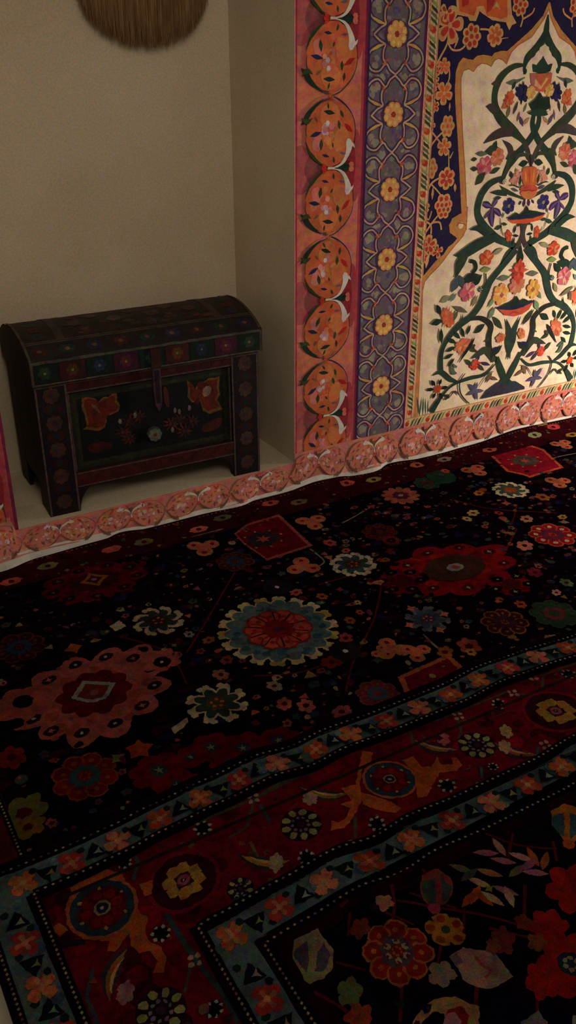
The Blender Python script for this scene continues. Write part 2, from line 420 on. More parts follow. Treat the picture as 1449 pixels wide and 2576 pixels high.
inner += [P5(*p) for p in ((545, 0), (540, 100), (535, 180), (510, 240), (450, 310), (400, 370), (350, 440), (300, 500), (240, 560), (190, 620), (172, 700), (165, 1000), (130, 1740))]
def closed(L): return L+[(2.05, .178)] + [(2.92, .178)] + [mir(p) for p in reversed(L)]
A.poly(closed(outer+[(2.031, .60), (2.031, .178)])[:-0 or None], hx('c98a50'))
A.poly(closed(inner), CREAM)
for L in (inner,):
    for M in (L, [mir(p) for p in L]): A.stroke(M, hx('b96f4a'), w=.004, smooth=False)
for a, b in ((2.030, 2.038), (2.930, 2.938)): A.poly([(a, .178), (b, .178), (b, .62), (a, .62)], hx('bf7a50'))
for s in (0, 1):
    f = mir if s else (lambda p: p)
    c0 = f(P5(490, 155)); A.disc(*c0, .012, hx('ecd4ae'), n=8)
    A.stroke([f(P5(*p)) for p in ((455, 160), (480, 135), (530, 150), (535, 190))], hx('b0653a'), w=.004)

class Br:
    """brush that paints in one crop's coordinates, optionally on both sides of the axis"""
    def __init__(s, P, k, both=True): s.P, s.k, s.both = P, k, both
    def fs(s): return ((lambda p: p), mir) if s.both else ((lambda p: p),)
    def st(s, c, *P, w=20):
        for f in s.fs(): A.stroke([(*f(s.P(p[0], p[1])), (p[2] if len(p) > 2 else w)*s.k) for p in P], vary(c, .08))
    def po(s, c, *P, smooth=False):
        for f in s.fs(): A.poly([f(s.P(*p)) for p in P], vary(c, .06), smooth=smooth)
    def ro(s, x, y, r, c, d, n=6, ry=None):
        for f in s.fs():
            a = f(s.P(x, y)); R = r*s.k; A.disc(*a, R, vary(c, .06), ry=(ry or r)*s.k, lobes=n, amp=.22)
            for i in range(n): A.disc(a[0]+cos(2*pi*i/n)*R*.58, a[1]+sin(2*pi*i/n)*(ry or r)*s.k*.58, R*.22, vary(d, .1), n=6)
            A.disc(*a, R*.2, d, n=6)
    def sf(s, x, y, r, c, d, n=5, rot=.3):
        for f in s.fs():
            a = f(s.P(x, y)); A.petals(*a, r*s.k*1.08, vary(c, .06), n=n, w=r*s.k*.78, rot=rot, r0=0); A.petals(*a, r*s.k*.80, vary(d, .1), n=n, w=r*s.k*.40, rot=rot, r0=.1); A.disc(*a, r*s.k*.18, vary(c, .1), n=7)
    def bl(s, x, y, r, cs, ry=None, n=7, seed=0):
        for f in s.fs():
            a = f(s.P(x, y)); R = r*s.k; Ry = (ry or r)*s.k
            A.disc(*a, R, vary(cs[0], .05), ry=Ry, lobes=n, amp=.25, rot=random.uniform(0, 2))
            for i in range(9):
                t = random.uniform(0, 2*pi); q = random.uniform(.15, .65)
                A.stroke([(a[0]+cos(t)*R*q*.4, a[1]+sin(t)*Ry*q*.4, R*.05), (a[0]+cos(t)*R*q, a[1]+sin(t)*Ry*q, R*.3), (a[0]+cos(t)*R*.95, a[1]+sin(t)*Ry*.95, R*.05)], vary(cs[1+i % (len(cs)-1)], .08))
    def lf(s, c, x, y, L, a, w=.4):
        for f in s.fs():
            p, q = (x-cos(a)*L/2, y+sin(a)*L/2), (x+cos(a)*L/2, y-sin(a)*L/2)
            A.stroke([(*f(s.P(*p)), 2*s.k), (*f(s.P(x-cos(a)*L*.1, y+sin(a)*L*.1)), L*w*s.k), (*f(s.P(x+cos(a)*L*.2, y-sin(a)*L*.2)), L*w*.8*s.k), (*f(s.P(*q)), 1*s.k)], vary(c, .12))

# spandrel flowers on the dark ground
b = Br(P4, K4)
OT, OR2, RD = hx('d09a66'), hx('cf6238'), hx('b83a32')
b.st(OT, (300, 250, 14), (300, 380, 14), (230, 520, 16), (190, 600, 12)); b.st(OT, (300, 370), (340, 440), (410, 445), (460, 405), w=14); b.st(OT, (360, 430, 4), (380, 380, 16), (400, 335, 3))
b.po(OT, (375, -60), (385, 130), (480, 150), (500, 185), (555, 188), (585, 100), (625, 130), (700, 180), (820, 200), (850, 270), (875, 225), (915, 205), (875, 130), (860, -60))
b.po(OR2, (400, -60), (405, 100), (500, 130), (540, 140), (560, 60), (620, 50), (650, 140), (700, 150), (780, 170), (835, 150), (830, -60))
b.po(RD, (650, -60), (650, 120), (690, 90), (720, 20), (730, -60)); b.po(hx('b9a27c'), (700, 80), (740, 10), (770, 90), (745, 60), (725, 60)); b.po(RD, (430, -60), (430, 60), (490, 40), (500, -60))
b.ro(515, 325, 92, OT, RD, 7); b.ro(950, 40, 82, OT, RD, 7); b.sf(725, 315, 75, OT, OR2, 6); b.st(OT, (590, 260), (660, 265), (700, 300), w=14); b.st(OT, (780, 345, 8), (840, 335, 3))
b.st(OT, (950, 100), (970, 160), (950, 240), w=14); b.st(OT, (970, 170), (1050, 120), (1075, 70), w=14)
b.sf(320, 225, 120, OT, RD, 5, .1); b.sf(290, 110, 60, OT, RD, 3)
b.st(OT, (250, 560, 14), (310, 600, 12), (315, 700, 12), (280, 780, 12)); b.sf(270, 590, 55, OT, OR2, 5); b.sf(270, 830, 78, OT, OR2, 5, .9)
b.ro(300, 1125, 70, OT, OR2, 6, 85); b.st(OT, (150, 1160), (200, 1225), (250, 1290), w=14); b.st(OT, (255, 1180), (200, 1235), (130, 1330), w=14); b.sf(270, 1310, 66, OT, OR2, 5)
b.st(OT, (310, 1340, 8), (310, 1500, 12), (300, 1560, 10)); b.st(OT, (350, 1350, 4), (320, 1410, 14)); b.sf(290, 1590, 80, OT, RD, 6, .5); b.ro(155, 1500, 62, OT, OR2, 5, 80)
b.st(OT, (90, 1800), (150, 1640), (240, 1580), w=16); b.st(OT, (150, 1640), (200, 1690), (240, 1740), w=12); b.lf(OT, 165, 1720, 120, 1.5, .2); b.lf(OT, 365, 1670, 80, 1.6, .35)
b.ro(262, 1825, 92, OT, RD, 6); b.st(OT, (100, 1900), (130, 1960), (160, 1880), w=12)
b.lf(OT, 318, 950, 80, 1.5, .22)
for x, y in ((185, 690), (180, 760), (130, 1040), (185, 950), (165, 600), (150, 860), (95, 1370), (150, 1120), (70, 1620), (100, 1850), (190, 640)):
    b.sf(x, y, 42, OT, RD, 5, random.random()); 
b = Br(P5, K5)
for P in (((170, 110), (235, 150), (240, 225)), ((170, 250), (250, 130), (300, 70)), ((250, 130), (310, 130), (325, 190)), ((170, 330), (230, 360), (200, 490)), ((200, 330), (270, 290)), ((180, 60), (190, 20))):
    b.st(OT, *P, w=15)
b.ro(345, 25, 70, OT, RD, 6); b.sf(220, 320, 75, OT, RD, 5); b.sf(292, 370, 52, OT, RD, 4); b.sf(180, 420, 46, OT, RD, 5); b.lf(OT, 205, 450, 120, 1.4, .25)

# --- the tree: crown medallion
b = Br(P4, K4)
G, G2, GB = hx('2f4238'), hx('3c4636'), hx('4a4240')
b.st(G, (1200, 130, 4), (1185, 260, 50), (1150, 350, 70), (1080, 440, 60), (1010, 520, 60), (985, 600, 30), (990, 640, 40), (975, 660, 4))
b.lf(G2, 1060, 470, 150, .9, .4)
b.po(G, (1150, 500), (1195, 580), (1235, 570), (1215, 635), (1150, 655), (1085, 635), (1060, 570), (1115, 590))
b.po(hx('e4cbb0'), (1172, 395), (1205, 430), (1190, 470), (1150, 480), (1115, 455), (1125, 420))
b.st(G2, (985, 580, 18), (900, 590, 40), (820, 640, 50), (755, 720, 66), (722, 830, 58), (722, 930, 62), (750, 1020, 80), (820, 1110, 86), (880, 1165, 80), (950, 1230, 50), (1010, 1290, 40))
b.st(GB, (640, 950, 4), (690, 960, 60), (740, 1010, 50)); b.st(GB, (690, 750, 4), (740, 745, 50), (770, 760, 20))
b.st(GB, (620, 1278, 4), (690, 1225, 55), (790, 1180, 75), (880, 1180, 60))
b.st(G, (1115, 1000, 40), (1110, 1100, 50), (1060, 1200, 60), (980, 1310, 60), (890, 1410, 72), (830, 1500, 56), (795, 1590, 40), (785, 1640, 24))
b.st(GB, (985, 1270, 40), (1020, 1370, 46), (1040, 1480, 20))
b.st(hx('5e6a60'), (820, 740, 4), (880, 735, 40), (930, 720, 20), (990, 690, 4)); b.bl(850, 885, 70, (hx('d2603c'), hx('cf7a50'), hx('b8492e')), 48)
b.bl(820, 930, 34, (hx('cf7a5a'), hx('c05038'))); b.lf(hx('7a6a4a'), 840, 1000, 110, 1.3, .3); b.lf(GB, 905, 960, 130, 1.2, .2); b.lf(hx('5d4f6a'), 955, 1080, 100, 1.9, .35)
b.lf(hx('b38a68'), 1000, 1080, 90, .8, .35); b.lf(G, 890, 760, 90, 1.2, .35); b.lf(hx('7d5d7a'), 930, 1040, 100, 1.3, .2); b.lf(hx('6a7060'), 990, 960, 90, 1.2, .25); b.lf(hx('c87a60'), 800, 950, 60, .8, .4)
b.bl(970, 830, 62, (NAVY, hx('35305a'), hx('22233c')), 90, 8)
b.lf(G2, 700, 1340, 150, .2, .5); b.lf(G, 720, 1300, 100, 1.2, .5); b.lf(hx('66705a'), 600, 1370, 110, 0, .35)
b.bl(630, 1480, 85, (hx('c8586a'), hx('d67a80'), hx('b2485c'), hx('d58a8a')), 75); b.bl(745, 1400, 75, (hx('cf7a58'), hx('d88a70'), hx('bf6446')), 72)
b.lf(G2, 590, 1590, 150, .9, .45); b.lf(G2, 535, 1420, 60, .2, .5); b.lf(G2, 535, 1505, 70, 0, .5); b.lf(G2, 720, 1520, 110, .5, .35); b.st(GB, (790, 1250, 4), (850, 1310, 50), (860, 1370, 50), (820, 1420, 10))
b.st(GB, (800, 1640, 6), (770, 1610, 40), (800, 1590, 6)); 
c = Br(P4, K4, False)
c.po(hx('cf6a48'), (1035, 660), (1230, 650), (1215, 760), (1150, 820), (1080, 810), (1040, 740)); c.po(hx('c06a78'), (1040, 690), (1090, 680), (1100, 790), (1050, 770))
c.po(hx('e0b070'), (1078, 700), (1130, 770), (1175, 690), (1195, 700), (1125, 800), (1070, 760))
c.bl(1040, 825, 52, (YEL, hx('e2bd84'), hx('d09a50'))); c.bl(1205, 805, 52, (YEL, hx('e2bd84'), hx('d09a50')))
c.po(GRND, (1120, 820), (1150, 870), (1205, 860), (1210, 960), (1160, 990), (1050, 985), (1020, 930), (1080, 880)); c.st(hx('b0492e'), (1020, 1000, 6), (1100, 985, 14), (1190, 995, 6))
c.st(G, (1010, 1010, 6), (1060, 1005, 40), (1110, 1000, 60), (1160, 1010, 40), (1190, 1020, 6))
# --- middle medallion
b = Br(P6, K6)
b.st(G, (400, 960, 40), (300, 1000, 70), (180, 1060, 90), (70, 1190, 110), (10, 1350, 110), (0, 1500, 105), (60, 1640, 120), (170, 1770, 130), (300, 1870, 110), (440, 1930, 100), (540, 1990, 100), (440, 2100, 110), (370, 2220, 80), (320, 2328, 80))
b.st(G2, (560, 600, 70), (480, 700, 80), (420, 850, 60), (375, 960, 50), (385, 1030, 90)); b.ro(390, 1030, 36, hx('d8c4b4'), GB, 4)
b.st(G2, (330, 1090, 10), (420, 1170, 60), (560, 1235, 40), (700, 1290, 30)); b.st(G, (180, 1190, 4), (300, 1190, 70), (430, 1200, 70)); b.lf(G, 290, 1270, 120, .2, .4)
b.lf(GRND, 670, 765, 150, .3, .55); b.st(G2, (530, 720, 10), (600, 640, 60), (700, 640, 40), (730, 720, 8))
b.bl(570, 980, 75, (hx('cf8a78'), hx('dba090'), hx('a8705c')), 130, 5); b.lf(GRN, 490, 930, 110, 1.7, .5); b.lf(GRN, 620, 1010, 170, 1.5, .25); b.lf(hx('5d4f6a'), 540, 1150, 110, -.3, .35); b.lf(hx('b06a58'), 560, 870, 90, 1.4, .3)
b.st(GRN, (450, 1090, 6), (520, 1080, 18), (600, 1110, 14), (640, 1060, 4))
b.bl(455, 1385, 108, (hx('393468'), hx('453f78'), hx('2c2a52')), 115, 6); b.ro(455, 1385, 26, hx('a89468'), hx('8a7848'), 5)
IR, IR2 = hx('46315f'), hx('6a5580')
for P in (((210, 1400, 20), (140, 1370, 90), (80, 1350, 50)), ((210, 1400, 30), (260, 1320, 70), (290, 1280, 20)), ((215, 1400, 30), (200, 1540, 110), (215, 1690, 20)), ((220, 1420, 20), (290, 1470, 80), (330, 1530, 30)), ((200, 1430, 10), (130, 1520, 40), (80, 1580, 6))):
    b.st(IR, *P); b.st(IR2, *[(p[0], p[1], p[2]*.4) for p in P])
b.lf(G, 300, 1700, 130, .4, .45); b.lf(G2, 390, 1650, 90, -.1, .45); b.st(G2, (330, 1560, 8), (340, 1680, 16), (360, 1800, 8)); b.lf(hx('586a5a'), 370, 1520, 90, 1.2, .35)
b.bl(450, 1820, 62, (hx('c9503a'), hx('d2644a'), hx('b23c2e')), 90, 5); b.lf(GRND, 540, 1730, 130, 1.3, .3); b.lf(NAVY, 555, 1820, 90, 0, .4); b.lf(GRN, 520, 1900, 130, 1.3, .3); b.lf(hx('a09a5c'), 380, 1800, 90, 1.8, .2)
b.st(GB, (650, 1650, 60), (655, 1780, 60), (620, 1900, 66), (560, 2000, 80)); b.st(G2, (560, 1690, 6), (610, 1655, 40), (660, 1660, 20))
b.lf(NAVY, 620, 1340, 80, 1.0, .4); b.lf(IR, 680, 1350, 110, 1.3, .35); b.lf(IR, 750, 1330, 90, 1.7, .4)
b.lf(hx('98935a'), 270, 2040, 110, .4, .4)
c = Br(P6, K6, False)
c.po(hx('cf6a3c'), (670, 830), (850, 820), (860, 950), (840, 1090), (680, 1090), (655, 960), smooth=True); c.st(hx('b84e2c'), (750, 850, 8), (755, 960, 24), (750, 1060, 8)); c.st(hx('da8a50'), (690, 860, 10), (700, 960, 26), (700, 1040, 10)); c.st(hx('da8a50'), (820, 850, 10), (815, 960, 24), (800, 1040, 10))
c.po(hx('cf5a48'), (640, 1100), (740, 1075), (850, 1090), (865, 1160), (740, 1190), (625, 1170), smooth=True); c.po(hx('db7a4c'), (625, 1185), (740, 1160), (865, 1170), (820, 1250), (740, 1285), (660, 1260), smooth=True)
c.st(hx('b03c34'), (630, 1150, 8), (690, 1160, 20), (740, 1150, 12), (800, 1160, 20), (860, 1145, 6)); c.st(GB, (785, 640, 60), (785, 800, 20))
c.po(GRND, (440, 1560), (560, 1480), (620, 1510), (680, 1450), (715, 1370), (750, 1450), (850, 1460), (980, 1490), (940, 1530), (720, 1580), (480, 1595)); c.st(NAVY, (430, 1565, 20), (700, 1535, 40), (985, 1490, 14))
c.po(hx('cf5a36'), (440, 1590), (620, 1580), (800, 1560), (985, 1500), (900, 1590), (700, 1640), (500, 1640))
c.st(GRND, (630, 1940, 6), (620, 2060, 80), (620, 2150, 120), (610, 2210, 60), (610, 2240, 10))
# --- lower tree
b = Br(P5, K5)
b.st(G, (945, 350, 60), (890, 420, 60), (800, 530, 54), (730, 620, 62), (690, 710, 70), (640, 820, 62), (570, 910, 56), (470, 985, 60), (380, 1090, 48), (328, 1200, 42), (318, 1330, 50), (330, 1380, 40))
b.st(G, (250, 1400, 4), (320, 1370, 40), (400, 1430, 40), (460, 1450, 14)); b.st(G, (470, 1000, 60), (495, 930, 20), (500, 890, 3))
b.st(G, (780, 250, 60), (640, 310, 90), (520, 380, 80), (430, 405, 4)); b.st(G2, (530, 390, 60), (480, 470, 90), (450, 560, 30), (430, 585, 4)); b.st(G, (560, 190, 4), (640, 180, 50), (720, 240, 50))
b.st(GRND, (560, 450, 30), (600, 460, 30), (610, 510, 34), (580, 550, 30)); b.bl(700, 425, 72, (hx('cc5034'), hx('dd7a4c'), hx('b83c2c'), hx('d09050')), 62, 5); b.lf(hx('8a9458'), 690, 520, 90, .2, .5); b.lf(hx('9a9a70'), 790, 370, 110, .5, .35)
b.st(G, (690, 550, 14), (690, 640, 18), (650, 690, 30)); b.ro(650, 685, 24, hx('2f3b3a'), hx('c8c0b0'), 4)
for x, y, L, a in ((560, 590, 160, .4), (620, 610, 130, .9), (440, 640, 160, 1.1), (490, 620, 120, 1.9)): b.lf(GRND if x > 500 else hx('4a5560'), x, y, L, a, .45)
b.bl(540, 705, 78, (hx('cf6a78'), hx('dc8a84'), hx('e0a890'), hx('b8506a')), 84, 5); b.lf(hx('8a7a5a'), 600, 780, 110, 1.1, .35); b.lf(hx('6d6a52'), 480, 850, 130, -.4, .3)
b.lf(hx('8a8a72'), 355, 765, 100, .6, .5); b.lf(hx('6d7f7a'), 420, 750, 90, .9, .4)
b.bl(375, 920, 56, (hx('cf6644'), hx('d97a54')), 100, 6); b.lf(GRND, 300, 850, 90, 2.0, .45); b.lf(GRND, 285, 955, 100, .3, .5); b.lf(GRND, 320, 1070, 130, 1.6, .3); b.lf(hx('5a6048'), 440, 900, 110, 1.2, .3)
b.st(hx('33342e'), (560, 930, 30), (660, 925, 40), (735, 985, 50), (720, 1080, 56), (725, 1180, 50), (770, 1255, 30), (800, 1290, 40)); b.lf(GRND, 640, 1010, 120, .7, .45); b.st(G2, (680, 1120, 6), (720, 1090, 30))
b.bl(505, 1150, 62, (hx('cf7050'), hx('dd8a64'), hx('bf5a44')), 96, 7)
b.st(hx('262a26'), (600, 1085, 4), (560, 1150, 36), (470, 1290, 6))
for x, y, a in ((550, 1020, 1.2), (500, 1040, 1.9), (450, 1060, 2.3), (410, 1110, 2.6), (400, 1180, .5), (385, 1240, .5), (405, 1290, .9)): b.lf(GRND, x, y, 90, a, .35)
b.st(G2, (570, 1260, 4), (640, 1215, 50), (700, 1190, 60), (760, 1280, 40)); b.st(G2, (600, 1140, 20), (580, 1180, 40), (620, 1200, 10))
b.bl(602, 1310, 46, (hx('c4402f'), hx('d0584a')), 56, 4); b.lf(GB, 650, 1330, 80, -.8, .35); b.lf(IR, 690, 1300, 80, -.3, .35); b.lf(G2, 550, 1290, 80, 2.4, .4); b.lf(IR, 630, 1250, 60, 1.3, .4)
b.st(hx('5f6f5a'), (450, 1330, 20), (410, 1310, 24), (420, 1370, 40), (450, 1380, 10))
b.st(G, (240, 1700, 60), (290, 1620, 46), (350, 1540, 20), (430, 1470, 20), (560, 1420, 34), (680, 1390, 26), (770, 1300, 12)); b.st(G2, (340, 1560, 10), (380, 1570, 30), (350, 1600, 10))
b.st(hx('33342e'), (520, 1380, 8), (475, 1450, 14), (480, 1540, 14), (520, 1600, 12), (555, 1630, 8))
b.st(GB, (380, 1590, 4), (430, 1530, 18), (470, 1560, 6)); b.lf(hx('7a5a44'), 720, 1410, 110, 1.1, .35); b.lf(hx('7a5a44'), 755, 1420, 80, -.4, .35); b.st(hx('6a6a50'), (630, 1500, 4), (700, 1400, 10), (760, 1360, 4))
for a in (0, 1.3, 2.3, 3.6, 5): b.lf(hx('5c5570'), 600+cos(a)*30, 1525-sin(a)*34, 90, a, .4)
b.bl(295, 1510, 40, (hx('cc5634'), hx('b8402c')), 36, 5)
for a in (0.2, 1.2, 2.2, 3.2, 4.2, 5.2): b.lf(hx('22261f'), 290+cos(a)*60, 1510-sin(a)*62, 60, a, .5)
for x in (135, 155, 175, 195, 215): b.lf(hx('44584a'), x, 1660, 150+random.uniform(-40, 30), 1.6+random.uniform(-.15, .1), .1)
b.bl(815, 1085, 40, (hx('d0805a'), hx('c9683f')), 56, 5); b.lf(G2, 790, 960, 130, 2.2, .35); b.lf(hx('75836a'), 740, 880, 120, 1.1, .4); b.lf(GRND, 790, 1190, 120, .9, .35); b.lf(hx('65705a'), 840, 590, 110, .2, .4); b.lf(hx('7f8a68'), 740, 790, 110, 1.0, .3)
b.st(G, (850, 1440, 40), (830, 1380, 60), (800, 1300, 50), (790, 1240, 20)); b.st(G, (860, 930, 6), (885, 1030, 50), (880, 1130, 60), (890, 1260, 8)); b.lf(GRND, 740, 1220, 100, 1.5, .3); b.lf(NAVY, 770, 1180, 80, .5, .4)
c = Br(P5, K5, False)
c.po(hx('3a3746'), (650, 1592), (700, 1520), (790, 1455), (850, 1438), (940, 1445), (1012, 1490), (1012, 1510), (850, 1550)); c.po(G, (800, 1460), (850, 1380), (900, 1440), (930, 1460), (850, 1480))
c.po(hx('c9533e'), (785, 840), (940, 835), (1085, 785), (1050, 850), (990, 890), (920, 908), (850, 900)); c.po(GRND, (790, 835), (860, 800), (890, 790), (920, 770), (945, 735), (975, 780), (1010, 760), (1050, 780), (1090, 770), (1000, 830), (880, 850)); c.st(NAVY, (780, 838, 16), (930, 838, 26), (1090, 780, 12))
c.bl(815, 725, 86, (hx('dfa552'), hx('e6b868'), hx('cf9440'), hx('e8c078')), 92, 6); c.ro(822, 730, 22, hx('c0705a'), hx('a04a3c'), 4)
c.bl(1085, 680, 74, (hx('dfa552'), hx('e6b868'), hx('cf9440')), 86, 7); c.ro(1080, 685, 22, hx('b8703a'), hx('8a5028'), 4)
c.bl(950, 645, 88, (hx('c8825c'), hx('d09070'), hx('b86f4c'), hx('c87a60')), 80, 9)
c.bl(965, 535, 105, (hx('c84a38'), hx('d4604a'), hx('b03a2c')), 60, 6)
c.st(hx('a03a2c'), (890, 890, 4), (920, 870, 10), (960, 880, 4))
A.build('arch_panel', M_CLOTH, hang, hframe)

# ---- bottom hem with its wavy lower edge and the white lining below
HEMPX = [(-160, 1480), (0, 1440), (90, 1405), (250, 1360), (300, 1338), (400, 1322), (500, 1296), (600, 1275), (645, 1256), (700, 1243), (800, 1208), (840, 1200), (930, 1190), (975, 1165), (1100, 1143), (1190, 1116), (1300, 1078), (1449, 1046), (1600, 1004), (1900, 930)]
LINPX = {0: 26, 1: 22, 2: 16, 3: 8, 4: 0, 5: 0, 6: 3, 7: 6, 8: 2, 9: 5, 10: 10, 11: 1, 12: 10, 13: 1, 14: 5, 15: 2, 16: 0}
hemx = []
for i, (x, y) in enumerate(HEMPX):
    p = wl(x, y); g = fl(x, y, .002); lin = LINPX.get(i, 0)
    hemx.append((p[0], p[1], max(.006, -g[1] if p[1] < 0 else .006), wl(x, y-lin)[1]-p[1]))
def interp(x, k):
    if x <= hemx[0][0]: return hemx[0][k]
    for a, b_ in zip(hemx, hemx[1:]):
        if x <= b_[0]:
            t = (x-a[0])/(b_[0]-a[0]); t = t*t*(3-2*t); return a[k]*(1-t)+b_[k]*t
    return hemx[-1][k]
HT = SEAM
def hem_top(x): return ZF if XL-.02 < x < XR else HT
def hem_surf(x, v, h):
    """v 0 at the lower edge, 1 at the seam; cloth swings forward where it touches the rug"""
    top = hem_top(x); lo = max(.003, interp(x, 1)+.002)+interp(x, 3)
    fwd = interp(x, 2); d = .0045+(fwd-.006)*(1-v)**1.6*1.0+h
    return (x-1.51, -d, lo+(top-lo)*v)
A = Art((.1, 0, 3.3, 1), step=.00004, jit=.0005)
HC = hx('cc7d6b')
xs = [.1+i*.016 for i in range(201)]
def hb(x0, x1):
    k = max(1, round((x1-x0)/.016)); grid_base(A, x0, 0, x1, 1, HC, k, 6)
hb(.1, XL-.021); hb(XL-.02, XR-.0005); hb(XR+.0002, 3.3)
j0 = 2.326-.24*10
for j in range(0, 15):
    xj = j0+j*.24
    hgt = .105
    A.poly([(xj-.02, .95), (xj, .70), (xj+.02, .95)], mixc(hx('a04452'), HC, .5)); A.poly([(xj-.045, .02), (xj, .25), (xj+.045, .02)], hx('c07466'), smooth=True)
    A.poly([(xj+.085, .0), (xj+.12, .38), (xj+.155, .0)], hx('dc9584')); A.poly([(xj+.09, 1), (xj+.12, .66), (xj+.15, 1)], hx('c47672'))
    for s in (-1, 1):
        T = lambda a, b, s=s: (xj+s*b*.12, .50+a*.40)
        # widths shrink with the smaller roundel; v is normalised so draw in true scale
        B = Art(jit=.0)
        scroll_half(B, lambda a, b, s=s: (s*b*.12, a*.05), .00021, s > 0, rich=False, fade=.80, fade2=.30)
        for V, Fc, cc, L in B.items:
            A._put([(xj+p[0], .50+p[1]/hgt*.88) for p in V], Fc, cc)
A.build('hem_border', M_CLOTH, hang, lambda x, v, h: hem_surf(x, v, h+.0002), 0, dice=(.016, 1/6))
V = []; Fc = []
for i, x in enumerate([.1+i*.02 for i in range(161)]):
    fwd = interp(x, 2); lo = max(.003, interp(x, 1)+.002); l2 = interp(x, 3)
    z0 = max(.0025, lo-.001)
    V += [(x-1.51, -(fwd*.98), z0), (x-1.51, -(fwd*.9)+.001, lo+l2+.012)]
    if i: Fc.append((2*i-2, 2*i, 2*i+1, 2*i-1))
mesh_obj('hem_lining', V, Fc, M_LINING, hang)

